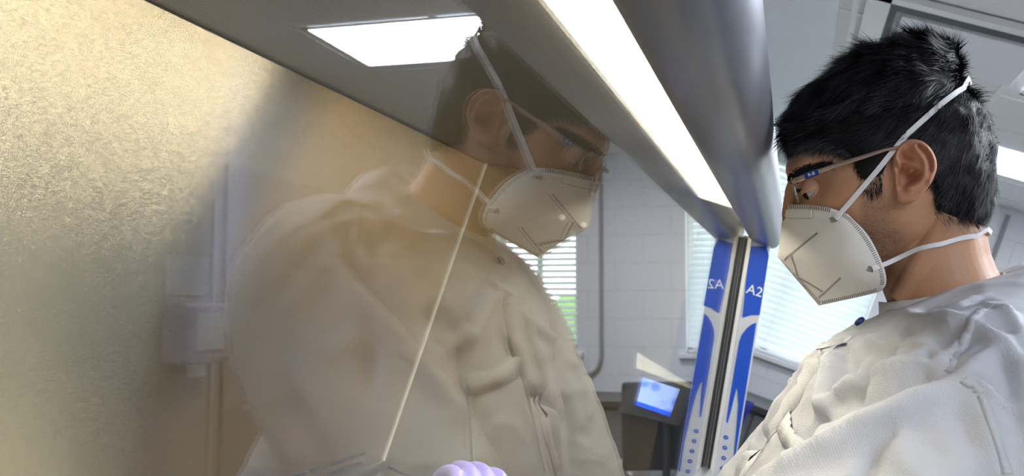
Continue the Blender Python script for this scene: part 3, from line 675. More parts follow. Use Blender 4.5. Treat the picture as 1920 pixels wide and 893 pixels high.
def dhair(q, px, py, side, s):
    n_ = noise.noise(q*38)*.0045+noise.noise(q*95)*.0022
    return q+(q-hp(1670, 260)).normalized()*n_*(.35+.65*ss(330, 200, py))
hcb = side_dome(hair_outline, (1680, 250), Thair, lambda a, b: 2.6, 170, 56, disp=dhair)
def near_pix(p):
    q = V((p.x, min(p.y, 2*YM-p.y), p.z)); d = q-CAM; return 960+FPX*d.dot(EX)/d.dot(FW), 446.5+FPX*d.dot(EY)/d.dot(FW)
dele = []
for f in hcb.faces:
    c_ = f.calc_center_median(); x, y = near_pix(c_)
    if not inpoly(x, y, keep): dele.append(f)
bmesh.ops.delete(hcb, geom=dele, context='FACES')
hcb.normal_update(); cK = hp(1670, 260)
roots = []
for f in hcb.faces:
    c_ = f.calc_center_median(); n = f.normal.copy()
    if n.dot(c_-cK) < 0: n = -n
    roots.append((c_, n, f.calc_area()))
hair_cap = obj('hair', hcb, m_hair, man, smooth=True)
so = hair_cap.modifiers.new('s', 'SOLIDIFY'); so.thickness = .006; so.offset = -1
rng = random.Random(3); tot = sum(r[2] for r in roots); NS = 62000; vs_, fs_ = [], []
crown = hp(1808, 150, YM)
for c_, n, ar in roots:
    k = ar/tot*NS; k = int(k)+(rng.random() < k-int(k))
    if not k: continue
    px, py = near_pix(c_); flow = (c_-crown); flow -= n*flow.dot(n)
    if flow.length < 1e-4: flow = n.orthogonal()
    flow.normalize(); rear = ss(1690, 1790, px)*ss(150, 220, py); low = ss(200, 300, py)
    topf = ss(1640, 1760, px)*ss(170, 100, py)
    Lb = .027*(1-rear)*(1-.55*low)+.014*rear-.009*topf
    if px < 1520: Lb = .020
    if abs(px-1640) < 45 and py > 285: Lb = .009
    lift0 = .20*(1-rear)*(1-low*.5)+.12*rear+.16*topf
    for _ in range(k):
        p = c_+V((rng.uniform(-1, 1), rng.uniform(-1, 1), rng.uniform(-1, 1)))*.0022
        cl = noise.noise_vector(p*70)*.9+noise.noise_vector(p*22)*.7; cl += V((rng.gauss(0, 1), rng.gauss(0, 1), rng.gauss(0, 1)))*.13
        if rear > .5: flow2 = (flow*.5+V((-.3, 0, -1))*.5)
        else: flow2 = flow
        L = Lb*rng.uniform(.55, 1.2); w_ = rng.uniform(.00018, .0004); cur = p-n*.001; dirv = (flow2+cl*.75+n*lift0*(1+.8*noise.noise(p*55))).normalized(); bend = noise.noise_vector(p*45+V((9, 3, 1)))*.9-n*.25
        side_ = dirv.cross(n).normalized()
        base = len(vs_); ns = 4
        for j in range(ns+1):
            ww = w_*(1-(j/ns)**2)+.00005; vs_.append(cur+side_*ww); vs_.append(cur-side_*ww)
            dirv = (dirv+bend*.22+V((0, 0, -.05))).normalized(); cur = cur+dirv*(L/ns)
        for j in range(ns): fs_.append((base+2*j, base+2*j+1, base+2*j+3, base+2*j+2))
me = D.meshes.new('strands'); me.from_pydata([v[:] for v in vs_], [], fs_); me.update()
obj('strands', me, m_hair, hair_cap, smooth=True)
# short hairs: eyebrow, sideburn edge, nape, fringe
vs_, fs_ = [], []
def tuft(name, n, fn):
    vs_, fs_ = [], []
    for _ in range(n):
        r_ = fn()
        if r_ is None: continue
        p, d_, L, w_ = r_; bend = V((rng.gauss(0, 1), rng.gauss(0, 1), rng.gauss(0, 1)))*.25; sd = d_.cross(ray(1600, 300)).normalized(); base = len(vs_); cur = p.copy()
        for j in range(4):
            ww = w_*(1-j/3)+.00004; vs_.append(cur+sd*ww); vs_.append(cur-sd*ww); d_ = (d_+bend*.3).normalized(); cur = cur+d_*(L/3)
        for j in range(3): fs_.append((base+2*j, base+2*j+1, base+2*j+3, base+2*j+2))
    me = D.meshes.new(name); me.from_pydata([v[:] for v in vs_], [], fs_); me.update(); return obj(name, me, m_hair, man)
def wdir(dx, dy, out=.25): return (EX*dx+EY*dy+V((0, -out, 0))).normalized()
def brow():
    t = rng.random(); px = 1478+78*t; py = 336-24*math.sin(min(1, t*1.15)*1.5)+rng.gauss(0, 1)*(5.5-3.5*t); p = hit([skin_t], px, py, .0012)
    return None if p is None else (p, wdir(.8, -.25+rng.gauss(0, .3), .55), rng.uniform(.005, .009), .0004)
tuft('eyebrow', 1100, brow)
bro = D.objects['eyebrow']; me2 = bro.data.copy(); a2 = arr(me2); a2[:, 1] = 2*YM-a2[:, 1]; put(me2, a2); me2.materials.clear(); obj('eyebrow', me2, m_hair, man)
def napef():
    px = rng.uniform(1752, 1842); py = 372+(px-1752)*.30+abs(rng.gauss(0, 1))*13; p = hit([skin_t], px, py); return None if p is None else (p, wdir(.5, 1, .15), rng.uniform(.004, .011), .00016)
tuft('nape_hair', 700, napef)
def sideb():
    t = rng.random(); px = 1606+48*rng.random(); py = 290+75*t-abs(px-1632)*.5; p = hit([skin_t], px, py); return None if p is None else (p, wdir(.15, 1, .1), rng.uniform(.005, .012), .0002)
tuft('sideburn', 900, sideb)
def fringe():
    px = rng.uniform(1482, 1606); py = 272+rng.gauss(0, 5)+(8 if px < 1500 else 0)+ss(1560, 1606, px)*16; p = hit([skin_t], px, py-3, .003); return None if p is None else (p, wdir(-.5+rng.gauss(0, .7), 1, .15), rng.uniform(.007, .02), .00022)
tuft('fringe', 700, fringe)
def lash():
    p = EYE+fdir*.0128+updir*.002+V((0, rng.uniform(-.010, .010), 0)); return (p, (fdir+updir*rng.uniform(-.5, .1)).normalized(), .007, .00015)
tuft('eyelash', 70, lash)

# ================================================================== THE MASK
mask = empty('face_mask', hp(1560, 470), 'off-white folded respirator mask with grey weld lines, worn over nose and chin', 'face mask')
S_ = curve([(1471, 384, YM), (1463, 430, YM), (1459, 482, YM), (1494, 526, YM), (1536, 573, YM)], 24)
S_ = [V((1471, 384, YM)).lerp(V((1459, 482, YM)), t/11) for t in range(12)]+[V((1459, 482, YM)).lerp(V((1536, 573, YM)), t/12) for t in range(1, 13)]
Ee = curve([(1590, 402, 1.027), (1624, 437, 1.026), (1646, 475, 1.030), (1660, 512, 1.036), (1661, 532, 1.043), (1652, 546, 1.052)], 23)
Tp = curve([(1471, 384, YM), (1488, 384, 1.082), (1520, 385, 1.058), (1556, 390, 1.037), (1590, 402, 1.027)], 26)
Bt = curve([(1536, 573, YM), (1575, 564, 1.086), (1616, 555, 1.067), (1652, 546, 1.052)], 26)
nu, nv = 23, 26
def coons(i, j):
    u, v = i/nu, j/nv
    a = S_[i]*(1-v)+Ee[i]*v; b = Tp[j]*(1-u)+Bt[j]*u
    c_ = Tp[0]*(1-u)*(1-v)+Tp[-1]*(1-u)*v+Bt[0]*u*(1-v)+Bt[-1]*u*v
    p = a+b-c_; p.z -= .017*math.sin(PI*min(1, u*1.0))**.8*math.sin(PI*v)**.8
    q = at(p.x, p.y, p.z); q += V((0, -1, 0))*.0012*noise.noise(q*60); return q
b_ = bmesh.new(); G = [[coons(i, j) for j in range(nv+1)] for i in range(nu+1)]
for sgn in (1, -1):
    g = [[b_.verts.new(p if sgn > 0 else V((p.x, 2*YM-p.y, p.z))) for p in row] for row in G]
    for i in range(nu):
        for j in range(nv): b_.faces.new((g[i][j], g[i+1][j], g[i+1][j+1], g[i][j+1]))
bmesh.ops.remove_doubles(b_, verts=b_.verts, dist=.0002)
mk = obj('mask_body', b_, m_mask, mask, smooth=True); so = mk.modifiers.new('s', 'SOLIDIFY'); so.thickness = .0012; so.offset = 0
mask_t = bvh(mk)
def flat_strip(name, pts, wpx, m, off=.0011, parent=mask, trees=None, n=24, th=.0004):
    """a thin strip lying on the surface met along the given sight lines"""
    cv = [(p.x, p.y) for p in curve([(x, y, 0) for x, y in pts], n)]; b_ = bmesh.new(); rows = []
    for i, (x, y) in enumerate(cv):
        x0, y0 = cv[max(0, i-1)]; x1, y1 = cv[min(len(cv)-1, i+1)]; l = math.hypot(x1-x0, y1-y0)+1e-9; nx, ny = -(y1-y0)/l*wpx/2, (x1-x0)/l*wpx/2
        a = hit(trees or [mask_t], x+nx, y+ny, off); b = hit(trees or [mask_t], x-nx, y-ny, off)
        if a is None or b is None: continue
        rows.append((b_.verts.new(a), b_.verts.new(b)))
    for (a, b), (c_, d_) in zip(rows, rows[1:]): b_.faces.new((a, c_, d_, b))
    o = obj(name, b_, m, parent); s = o.modifiers.new('s', 'SOLIDIFY'); s.thickness = th; s.offset = 0; return o
for pts, w_ in (([(1534, 437), (1503, 462), (1472, 487)], 3.2), ([(1577, 520), (1557, 539), (1536, 558)], 3.2), ([(1485, 479), (1491, 497), (1498, 520)], 2.6), ([(1498, 520), (1522, 533), (1543, 546)], 2.6)):
    flat_strip('weld_line', pts, w_, m_weld)
def stitches(name, pts, L, gap, wpx, m, perp=True):
    dense = [(p.x, p.y) for p in curve([(x, y, 0) for x, y in pts], 400)]; b_ = bmesh.new(); acc = 0
    for (x0, y0), (x1, y1) in zip(dense, dense[1:]):
        l = math.hypot(x1-x0, y1-y0); acc += l
        if acc < gap or l < 1e-6: continue
        acc = 0; tx, ty = (x1-x0)/l, (y1-y0)/l; nx, ny = -ty, tx
        if perp: q = [(x0-nx*L/2-tx*wpx/2, y0-ny*L/2-ty*wpx/2), (x0+nx*L/2-tx*wpx/2, y0+ny*L/2-ty*wpx/2), (x0+nx*L/2+tx*wpx/2, y0+ny*L/2+ty*wpx/2), (x0-nx*L/2+tx*wpx/2, y0-ny*L/2+ty*wpx/2)]
        else: q = [(x0-tx*L/2-nx*wpx/2, y0-ty*L/2-ny*wpx/2), (x0+tx*L/2-nx*wpx/2, y0+ty*L/2-ny*wpx/2), (x0+tx*L/2+nx*wpx/2, y0+ty*L/2+ny*wpx/2), (x0-tx*L/2+nx*wpx/2, y0-ty*L/2+ny*wpx/2)]
        h_ = [hit([mask_t], a, b, .0010) for a, b in q]
        if all(v is not None for v in h_): b_.faces.new([b_.verts.new(v) for v in h_])
    if b_.faces: return obj(name, b_, m, mask)
stitches('edge_stitching', [(1474, 389), (1515, 389), (1555, 394), (1586, 406), (1617, 440), (1639, 477), (1652, 512), (1654, 532)], 7.5, 3.6, 1.6, m_stitch)
stitches('seam_stitching', [(1464, 485), (1500, 525), (1537, 566)], 6, 3.6, 1.5, m_stitch)
stitches('seam_stitching', [(1540, 567), (1590, 556), (1646, 542)], 6, 3.6, 1.5, m_stitch)
stitches('nose_bar_stitching', [(1471, 409), (1500, 410), (1525, 409), (1525, 400), (1525, 394)], 2.2, 3.2, .9, m_stitch, False)
obj_bar = flat_strip('nose_bar', [(1472, 400), (1498, 401), (1522, 401)], 13, m_mask, .0009, th=.0008)
for cx_, cy_, an in ((1565, 412, -.3), (1632, 504, .3)):   # welded squares that hold the straps
    q = [(cx_+7*math.cos(an+a)*1.25, cy_+7*math.sin(an+a)) for a in (PI/4, 3*PI/4, 5*PI/4, 7*PI/4)]
    h_ = [hit([mask_t], a, b, .0012) for a, b in q]
    if all(v is not None for v in h_): b_ = bmesh.new(); b_.faces.new([b_.verts.new(v) for v in h_]); o = obj('strap_weld', b_, m_weld, mask); s = o.modifiers.new('s', 'SOLIDIFY'); s.thickness = .0006
hair_me = hair_cap.data; hair_t = bvh(hair_me)
def strap(name, pts, w_, tail):
    """near half found along the sight lines, then round the back and mirrored"""
    cv = [(p.x, p.y) for p in curve([(x, y, 0) for x, y in pts], 46)]; P3 = []
    for x, y in cv:
        p = hit([skin_t, hair_t, mask_t], x, y, .0028+.004*ss(1660, 1700, x)*ss(300, 270, y))
        if p is None: p = hit([skin_t, hair_t, mask_t], x-4, y+4, .0028)
        if p is not None: P3.append(p)
    # keep the band taut: never dip behind the straight run
    for _ in range(10):
        for i in range(1, len(P3)-1):
            m_ = (P3[i-1]+P3[i+1])/2
            if m_.y < P3[i].y: P3[i] = P3[i].lerp(m_, .8)
            else: P3[i] = P3[i].lerp(m_, .15)
    P3 += [V(t_) for t_ in tail]
    P3 = P3+[V((p.x, 2*YM-p.y, p.z)) for p in P3[::-1]]
    b_ = bmesh.new(); rows = []
    for i, p in enumerate(P3):
        t = (P3[min(i+1, len(P3)-1)]-P3[max(0, i-1)]).normalized(); ctr = V((hp(1700, 330).x, YM, p.z)); n = (p-ctr); n -= t*n.dot(t); n.normalize(); s = t.cross(n).normalized()*w_/2
        rows.append([b_.verts.new(p+s+n*.0006), b_.verts.new(p-s+n*.0006), b_.verts.new(p-s-n*.0004), b_.verts.new(p+s-n*.0004)])
    for a, b in zip(rows, rows[1:]):
        for k in range(4): b_.faces.new((a[k], b[k], b[(k+1) % 4], a[(k+1) % 4]))
    b_.faces.new(rows[0]); b_.faces.new(rows[-1][::-1]); return obj(name, b_, m_strap, mask, smooth=False)
bk = hp(1806, 166, YM); strap('strap', [(1569, 411), (1600, 374), (1640, 326), (1676, 282), (1712, 242), (1742, 215), (1776, 189), (1797, 171)], .0050, [(bk.x-.002, YM-.045, bk.z), (bk.x+.004, YM-.02, bk.z+.001)])
bk = hp(1848, 437, YM); strap('strap', [(1636, 502), (1680, 486), (1720, 470), (1760, 457), (1800, 448), (1828, 444)], .0046, [(bk.x-.004, YM-.035, bk.z), (bk.x+.003, YM-.014, bk.z)])

# ================================================================== THE GLASSES
gl = empty('eyeglasses', hp(1490, 350), 'rimless glasses with a thin bronze temple arm and a small navy badge', 'glasses')
def arm(side):
    pts = [hp(1487, 338, 1.030), hp(1492, 338, 1.026), hp(1530, 324, 1.022), hp(1575, 308, 1.020), hp(1620, 294, 1.016), hp(1660, 281, 1.013), hp(1690, 276, 1.012)]
    if side > 0: pts = [V((p.x, 2*YM-p.y, p.z)) for p in pts]
    cv = curve(pts, 40); b_ = bmesh.new(); rr = []
    for i, p in enumerate(cv):
        t = (cv[min(i+1, 40)]-cv[max(0, i-1)]).normalized(); u = V((0, 1, 0)); u = (u-t*u.dot(t)).normalized(); v = t.cross(u); hw = (.0027 if i > 14 else .0030)*(1-.45*(i/40)**2)
        if i < 1: hw = .0018
        rr.append([p+u*.0011*math.cos(a)+v*hw*math.sin(a) for a in [2*PI*k/12 for k in range(12)]])
    loft(b_, rr); o = obj('temple_arm', b_, m_bronze, gl, smooth=True)
    if side < 0:
        a, b = cv[10], cv[14]; t = (b-a).normalized(); v = V((0, 1, 0)).cross(t).normalized()
        b_ = bmesh.new(); q = [a+v*.0031, b+v*.0031, b-v*.0031, a-v*.0031]
        lo = [b_.verts.new(x+V((0, -.0011, 0))) for x in q]; hi = [b_.verts.new(x+V((0, -.0017, 0))) for x in q]; b_.faces.new(lo); b_.faces.new(hi[::-1])
        for k in range(4): b_.faces.new((lo[k], hi[k], hi[(k+1) % 4], lo[(k+1) % 4]))
        bd = obj('badge', b_, m_navy, o, label='navy enamel badge with pale lettering')
        text('lettering', 'R-B', .0046, m_white, o, (a+b)/2+V((0, -.0020, 0)), t, -EY)
def lens(side):
    c_ = hp(1491, 357, 1.066); c_ = V((c_.x, YM+side*.033, c_.z)); f_ = (-EX*.96+EY*.27).normalized(); dv = ray(1490, 358); f_ = (f_-dv*(f_.dot(dv)*.80)*(-side)).normalized() if side < 0 else (f_-dv*(f_.dot(dv)*.80)).normalized(); sx = V((0, 1, 0)); sx = (sx-f_*sx.dot(f_)).normalized(); up = f_.cross(sx)
    if up.dot(-EY) < 0: up = -up
    ring = lambda k, o: [c_+sx*(.0245*k*math.copysign(abs(math.cos(a))**.8, math.cos(a)))+up*(.0122*k*math.copysign(abs(math.sin(a))**.8, math.sin(a)))+f_*(o-.06*(.0245*k*math.cos(a))) for a in [2*PI*i/48 for i in range(48)]]
    b_ = bmesh.new(); loft(b_, [ring(1, -.0009), ring(1, .0009), ring(.6, .0018), ring(.6, -.0002), ring(1, -.0009)][1:4], True); obj('lens', b_, m_lens, gl, smooth=True)
    pts = ring(1.0, 0); b_ = bmesh.new(); tube(b_, pts+[pts[0]], .0011, 8); obj('lens_rim', b_, m_rim, gl, smooth=True)
    b_ = bmesh.new(); e_ = c_+sx*(side*.0245)+up*.006; tube(b_, [e_, e_+V((0, side*.004, 0)), V((hp(1489, 338, 1.028).x, YM+side*(YM-1.028), hp(1489, 338, 1.028).z))], .0014, 8); obj('hinge', b_, m_rim, gl, smooth=True)
for s in (-1, 1): arm(s); lens(s)
b_ = bmesh.new(); c0 = hp(1483, 345); tube(b_, curve([c0+V((0, -.010, 0)), c0+V((-.002, -.005, .001)), c0+V((-.003, 0, .002)), c0+V((-.002, .005, .001)), c0+V((0, .010, 0))], 12), .0012, 8); obj('bridge', b_, m_rim, gl)

# ================================================================== THE GOWN
def Z(z): return ZC+z
def ering(c_, ax, ay, n=56, e=.9):
    return [c_+ax*math.copysign(abs(math.cos(t))**e, math.cos(t))+ay*math.copysign(abs(math.sin(t))**e, math.sin(t)) for t in [2*PI*k/n for k in range(n)]]
gb = bmesh.new()
tor = [(-1.02, .47, .25, .30, 0), (-.75, .455, .22, .27, 0), (-.5, .40, .205, .255, 0), (-.3, .325, .195, .25, .0), (-.18, .285, .15, .25, .02), (-.08, .272, .118, .245, .03), (-.02, .272, .108, .235, .03), (.005, .272, .094, .225, .03), (.030, .276, .084, .205, .035), (.052, .280, .074, .17, .04), (.070, .282, .066, .12, .045), (.078, .280, .058, .078, .045)]
loft(gb, [ering(V((x, YM, Z(z))), V((hx, 0, tl)), V((0, hy, 0))) for z, x, hx, hy, tl in tor])
def sleeve(sgn, pts):
    b_ = bmesh.new(); rr = []
    P_ = [V((x, YM+sgn*(YM-y) if sgn > 0 else y, Z(z))) for x, y, z, r1, r2 in pts]
    cv = curve(P_, 40); rads = curve([V((r1, r2, 0)) for *_, r1, r2 in pts], 40); prev = None
    for i, p in enumerate(cv):
        t = (cv[min(i+1, 40)]-cv[max(0, i-1)]).normalized(); u = V((0, 1, 0)) if prev is None else prev; u = (u-t*u.dot(t)).normalized(); prev = u; v = t.cross(u)
        rr.append([p+u*rads[i].x*math.cos(a)+v*rads[i].y*math.sin(a) for a in [2*PI*k/44 for k in range(44)]])
    return loft(b_, rr)
near = [(.312, .95, -.005, .07, .075), (.312, .895, -.018, .085, .085), (.295, .852, -.055, .078, .088), (.250, .822, -.125, .070, .084), (.195, .812, -.205, .068, .080), (.145, .808, -.29, .066, .076), (.118, .812, -.37, .062, .068), (.075, .87, -.425, .055, .055), (.0, .95, -.445, .046, .046), (-.045, 1.01, -.43, .040, .040)]
far = [(.312, 1.25, -.005, .07, .075), (.300, 1.31, -.025, .08, .085), (.268, 1.34, -.075, .078, .085), (.232, 1.35, -.15, .074, .084), (.195, 1.35, -.235, .070, .08), (.165, 1.345, -.32, .066, .076), (.135, 1.33, -.39, .062, .066), (.075, 1.29, -.435, .055, .055), (.0, 1.24, -.445, .046, .046), (-.05, 1.21, -.43, .040, .040)]
merge(gb, sleeve(-1, near)); fb = sleeve(-1, far); merge(gb, fb)
gme = remeshed(gb, .0042, 12, .6)
ga = arr(gme); gn = arrn(gme); gt = bvh(gme)
def gpl(pts):                                     # fold lines found along sight lines on the gown
    o = []
    for x, y in pts:
        h_ = hit([gt], x, y)
        if h_ is not None: o.append(np.array(h_))
    return o
def rpl(pts):                                     # the same, met by way of the glass
    o = []; n = n_; p0 = V((0, 0, ZC))
    for x, y in pts:
        d = ray(x, y); d2 = d-2*d.dot(n)*n; c2 = CAM-2*(CAM-p0).dot(n)*n; h_ = gt.ray_cast(c2, d2)
        if h_[0] is not None: o.append(np.array(h_[0]))
    return o
def crease(poly, wid, amp, taper=True):
    global ga
    if len(poly) < 2: return
    best = np.full(len(ga), 1e9); par = np.zeros(len(ga)); L = len(poly)-1
    for i, (a, b) in enumerate(zip(poly, poly[1:])):
        ab = b-a; t = np.clip(((ga-a)@ab)/(ab@ab+1e-12), 0, 1); d = np.linalg.norm(ga-(a+t[:, None]*ab), axis=1); m_ = d < best; best[m_] = d[m_]; par[m_] = ((i+t)/L)[m_]
    w = np.exp(-(best/wid)**2)*amp*1.6
    if taper: w *= np.sin(np.clip(par, .06, .94)*PI)**.5
    ga = ga+gn*w[:, None]
# upper edge of the near sleeve: the long ridge from the shoulder to the lower left, with the hollow above it
crease(gpl([(1802, 722), (1750, 748), (1701, 778), (1622, 815), (1560, 848), (1490, 880), (1440, 900)]), .0095, .012)
crease(gpl([(1780, 700), (1720, 722), (1660, 745), (1590, 780), (1530, 830)]), .012, -.013)
# sharp star of creases running out from the armhole and over the shoulder
for q in ([(1800, 705), (1850, 670), (1910, 640)], [(1795, 700), (1760, 665), (1700, 640), (1650, 650)], [(1802, 715), (1760, 722), (1690, 748)], [(1806, 712), (1850, 735), (1915, 770)],
          [(1845, 560), (1800, 585), (1730, 595)], [(1850, 575), (1890, 600), (1918, 640)], [(1850, 590), (1810, 640), (1780, 655)], [(1700, 690), (1690, 640), (1720, 600)], [(1620, 640), (1680, 660), (1740, 655)]):
    crease(gpl(q), .0045, .0042)
crease(gpl([(1660, 700), (1690, 670), (1700, 650)]), .009, -.007)
crease(gpl([(1800, 690), (1740, 690), (1680, 705), (1600, 720), (1555, 760), (1530, 800)]), .008, .007)
crease(gpl([(1640, 660), (1640, 700), (1620, 740), (1605, 760)]), .010, -.010)
crease(gpl([(1568, 650), (1563, 700), (1550, 760), (1540, 820)]), .009, .009)
crease(gpl([(1600, 640), (1590, 700), (1575, 760)]), .008, -.006)
crease(gpl([(1550, 680), (1500, 750), (1440, 830), (1400, 880)]), .010, -.008)
crease(gpl([(1570, 650), (1530, 690), (1470, 760), (1410, 840)]), .008, .006)
# shoulder seam and puckers
crease(gpl([(1680, 612), (1740, 610), (1800, 615), (1850, 632), (1890, 660), (1918, 690)]), .007, .007)
crease(gpl([(1720, 660), (1780, 640), (1830, 640)]), .007, -.005)
crease(gpl([(1790, 760), (1810, 820), (1840, 880)]), .010, -.006)
crease(gpl([(1870, 640), (1890, 740), (1915, 840)]), .010, -.007)
crease(gpl([(1690, 800), (1740, 830), (1780, 880)]), .012, -.004)
crease(gpl([(1660, 840), (1700, 850), (1740, 892)]), .010, .004)
crease(gpl([(1745, 700), (1725, 680), (1740, 660)]), .006, .004)
# folds met by way of the glass: armpit, placket side, far arm
crease(rpl([(700, 470), (706, 540), (700, 620), (700, 700), (700, 745)]), .007, -.009)
crease(rpl([(880, 510), (905, 560), (905, 640), (895, 720)]), .007, .007)
crease(rpl([(860, 520), (872, 600), (868, 680), (862, 740)]), .008, -.008)
crease(rpl([(950, 500), (975, 580), (1000, 680), (1030, 800), (1050, 880)]), .008, .007)
crease(rpl([(975, 470), (1000, 540), (1030, 640), (1060, 760), (1080, 870)]), .009, -.008)
crease(rpl([(640, 395), (700, 440), (790, 455), (850, 450)]), .008, .006)
crease(rpl([(560, 700), (600, 760), (640, 860)]), .012, .008)
crease(rpl([(520, 560), (535, 660), (540, 780), (545, 880)]), .012, -.007)
crease(rpl([(676, 390), (672, 440), (668, 510)]), .005, -.004)
# small random crumples everywhere
sc = ga.copy()
for i in range(len(ga)):
    p = V(sc[i]); q = V((p.x*9, p.y*9, p.z*9)); 
    r1 = 1-abs(noise.noise(q+V((3, 1, 7))))*2.2; r2 = 1-abs(noise.noise(q*2.3+V((8, 2, 0))))*2.2; r3 = noise.noise(q*.45)
    ga[i] += gn[i]*(.0030*max(0, r1)**2+.0022*max(0, r2)**3+.004*r3)
# cut the neck opening: lower everything that lies inside the neckline
put(gme, ga)
nA, nB = np.array(hp(1654, 582)), np.array(hp(1884, 526)); nc = (nA+nB)/2; nax = (nA-nB)/2; nl = np.linalg.norm(nax); nax = nax/nl; nrm = np.cross(nax, [0, 1, 0]); nrm = nrm*np.sign(nrm[2])
bmg = bmesh.new(); bmg.from_mesh(gme)
dl = []
for v in bmg.verts:
    r_ = np.array(v.co)-nc; e_ = ((r_@nax)/(nl*.97))**2+(r_[1]/.057)**2; h_ = r_@nrm
    if e_ < 1 and h_ > -.035: dl.append(v)
bmesh.ops.delete(bmg, geom=dl, context='VERTS')
gown = obj('gown', bmg, m_gown, man, smooth=True, label='white nonwoven disposable gown')
gt = bvh(gown)
# collar band
rows = []
K = 72; b_ = bmesh.new()
for j, (hh, gr) in enumerate(((-.022, 1.16), (-.010, 1.10), (.002, 1.045), (.008, 1.02), (.008, .995), (.0, 1.02), (-.010, 1.06))):
    row = []
    for k in range(K):
        a = 2*PI*k/K; p = nc+nax*(nl*gr*math.cos(a))+np.array([0, 1, 0])*(.0615*gr*math.sin(a))+nrm*(hh-.006*math.sin(a)**2)
        row.append(b_.verts.new(V(p)+noise.noise_vector(V(p)*50)*.0015))
    rows.append(row)
for r0, r1 in zip(rows, rows[1:]):
    for k in range(K):
        b_.faces.new((r0[k], r0[(k+1) % K], r1[(k+1) % K], r1[k]))
col_ = obj('collar', b_, m_gownseam, gown, smooth=True); s = col_.modifiers.new('s', 'SOLIDIFY'); s.thickness = .0012
# snap, placket, pocket, shoulder seam: thin pieces lying on the gown
def gstrip(name, pts, wid, m, reflected, off=.0022, n=30, th=.0010):
    P3 = []
    cv = [(p.x, p.y) for p in curve([(x, y, 0) for x, y in pts], n)]; p0 = V((0, 0, ZC))
    for x, y in cv:
        d = ray(x, y)
        if reflected: d2 = d-2*d.dot(n_)*n_; c2 = CAM-2*(CAM-p0).dot(n_)*n_
        else: d2, c2 = d, CAM
        h_ = gt.ray_cast(c2, d2)
        if h_[0] is not None: nn = h_[1] if h_[1].dot(d2) < 0 else -h_[1]; P3.append((h_[0], nn))
    if len(P3) < 3: return None
    b_ = bmesh.new(); rows = []
    for i, (p, nn) in enumerate(P3):
        t = (P3[min(i+1, len(P3)-1)][0]-P3[max(0, i-1)][0]).normalized(); s = t.cross(nn).normalized()*wid/2; rows.append((b_.verts.new(p+s+nn*off), b_.verts.new(p-s+nn*off)))
    for (a, b), (c_, d_) in zip(rows, rows[1:]): b_.faces.new((a, c_, d_, b))
    o = obj(name, b_, m, gown, smooth=True); s = o.modifiers.new('s', 'SOLIDIFY'); s.thickness = th; s.offset = 1; return o
gstrip('placket', [(948, 535), (955, 580), (975, 650), (1010, 760), (1045, 880)], .026, m_gownseam, True, .0006, 30, .0008)
gstrip('pocket_hem', [(876, 722), (905, 716), (940, 703), (972, 684)], .020, m_gownseam, True, .0035)
gstrip('pocket_edge', [(972, 690), (990, 750), (1008, 830), (1020, 885)], .003, m_gownseam, True, .0025)
gstrip('pocket_edge', [(877, 735), (882, 800), (890, 885)], .003, m_gownseam, True, .0025)
gstrip('shoulder_seam', [(676, 385), (672, 440), (668, 500)], .007, m_gown, True, .0001, 30, .0004)
gstrip('sleeve_seam', [(1806, 712), (1838, 738), (1862, 795), (1880, 855), (1890, 890)], .007, m_gown, False, .0001, 30, .0004)
for q, rf, m_ in (((1614, 607), False, m_navy), ((933, 524), True, m_white)):
    d = ray(*q); c2 = CAM
    if rf: d = d-2*d.dot(n_)*n_; c2 = CAM-2*(CAM-V((0, 0, ZC))).dot(n_)*n_
    h_ = gt.ray_cast(c2, d)
    p = h_[0] if h_[0] is not None else V((.197, 1.087, Z(.012)))
    if not rf: p = V((.197, 1.087, Z(.012)))
    nn = V((-.85, -.15, .5)).normalized(); b_ = bmesh.new(); tube(b_, [p, p+nn*(.0015 if rf else .003), p+nn*(.0022 if rf else .0045)], [.0058, .0058, .003], 20); obj('snap', b_, m_ if not rf else m_gownseam, gown, smooth=True, label='dark press stud at the collar' if not rf else 'white press stud')

# ---- gloved hands
def hand(wrist, palm, fingers, thumb, name):
    b_ = bmesh.new(); w, p_ = V(wrist), V(palm); fwd = (p_-w).normalized()
    tube(b_, [w-fwd*.05, w, w.lerp(p_, .5), p_], [.030, .027, .030, .027], 18)
    side = V(fingers[0][0])-V(fingers[-1][0]); side.normalize()
    for s in (-.6, -.2, .2, .6): sphere(b_, p_+side*.034*s-fwd*.012, .0165, 14, 10)
    for ch in fingers: tube(b_, curve([p_-fwd*.02+(V(ch[0])-p_)*.5]+ch, 14), [.0105-.0028*i/14 for i in range(15)], 12)
    for ch in fingers: sphere(b_, V(ch[-1]), .0078, 12, 8)
    tube(b_, curve(thumb, 12), [.0135-.004*i/12 for i in range(13)], 12); sphere(b_, V(thumb[-1]), .0096, 12, 8)
    sphere(b_, p_+V((0, 0, .004)), .036, 20, 14, (1.05, 1.05, .62))
    me = remeshed(b_, .0016, 22); o = obj(name, me, m_glove, man, smooth=True); return o
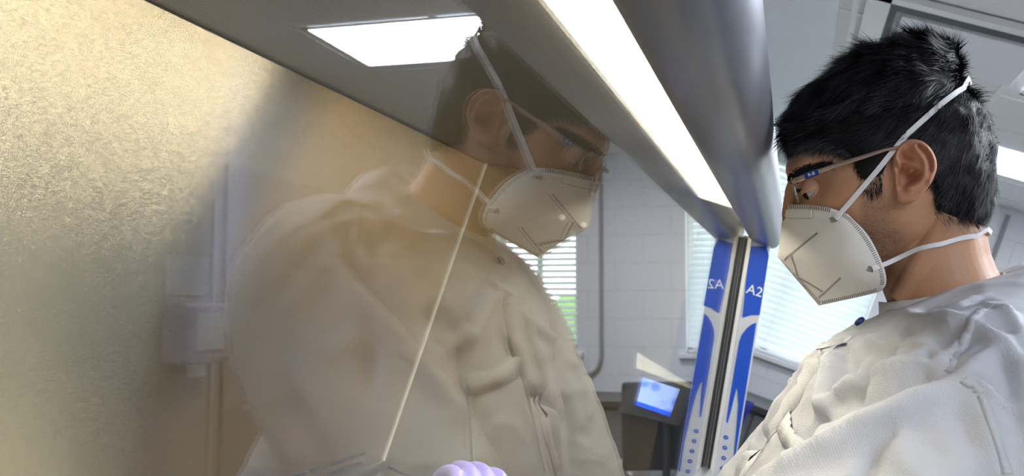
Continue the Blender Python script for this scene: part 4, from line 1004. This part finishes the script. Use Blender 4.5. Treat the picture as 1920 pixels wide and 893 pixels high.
def mkhand(wr, fw_, side, up, rev=1, lift=.02):
    wr, fw_, side, up = V(wr), V(fw_).normalized(), V(side), V(up); side = (side-fw_*side.dot(fw_)).normalized(); up = side.cross(fw_)
    if up.z < 0: up = -up
    pm = wr+fw_*.075+up*lift*.4; fs = []
    for i, (o, L) in enumerate(((.030, .070), (.010, .078), (-.010, .074), (-.029, .058))):
        k = pm+side*o+fw_*.018+up*lift*.4; fs.append([k, k+fw_*L*.42+up*.003, k+fw_*L*.72-up*L*.30, k+fw_*L*.80-up*L*.66])
    th_ = [wr+side*.02*rev+fw_*.02, wr+side*.045*rev+fw_*.045-up*.01, wr+side*.052*rev+fw_*.075-up*.022, wr+side*.035*rev+fw_*.105-up*.035]
    return pm, fs, th_
tgt = at(900, 914, 1.10)                          # knuckles of the near hand just show above the lower edge of the frame
fw_ = V((-.55, .55, .62)); wr = tgt-fw_.normalized()*.095-V((0, 0, .022))
pm, fs, th_ = mkhand(wr, fw_, (.6, .7, .1), (0, 0, 1), 1); hand(wr, pm, fs, th_, 'glove')
wr2 = V((-.05, 1.21, Z(-.43))); pm, fs, th_ = mkhand(wr2, (-.9, -.25, .05), (.1, 1, 0), (0, 0, 1), -1); hand(wr2, pm, fs, th_, 'glove')
b_ = bmesh.new(); tube(b_, [V((-.045, 1.01, Z(-.43))), (V((-.045, 1.01, Z(-.43)))+wr)/2, wr+fw_.normalized()*.01], [.036, .034, .031], 20); obj('glove_cuff', b_, m_glove, man, smooth=True)
# ---- legs and shoes, out of the frame
for s in (-1, 1):
    b_ = bmesh.new(); tube(b_, curve([(.46, YM+s*.10, Z(-.62)), (.45, YM+s*.11, Z(-.95)), (.45, YM+s*.12, .12), (.45, YM+s*.12, .07)], 20), [.095-.045*i/20 for i in range(21)], 20); obj('trouser_leg', b_, m_trous, man, smooth=True)
    b_ = bmesh.new(); loft(b_, [ering(V((x, YM+s*.12, h_/2)), V((0, 0, h_/2)), V((0, w__, 0)), 20) for x, h_, w__ in ((.52, .06, .03), (.50, .10, .042), (.42, .10, .046), (.34, .07, .05), (.27, .05, .045), (.245, .03, .025))]); obj('shoe', b_, m_dark, man, smooth=True)
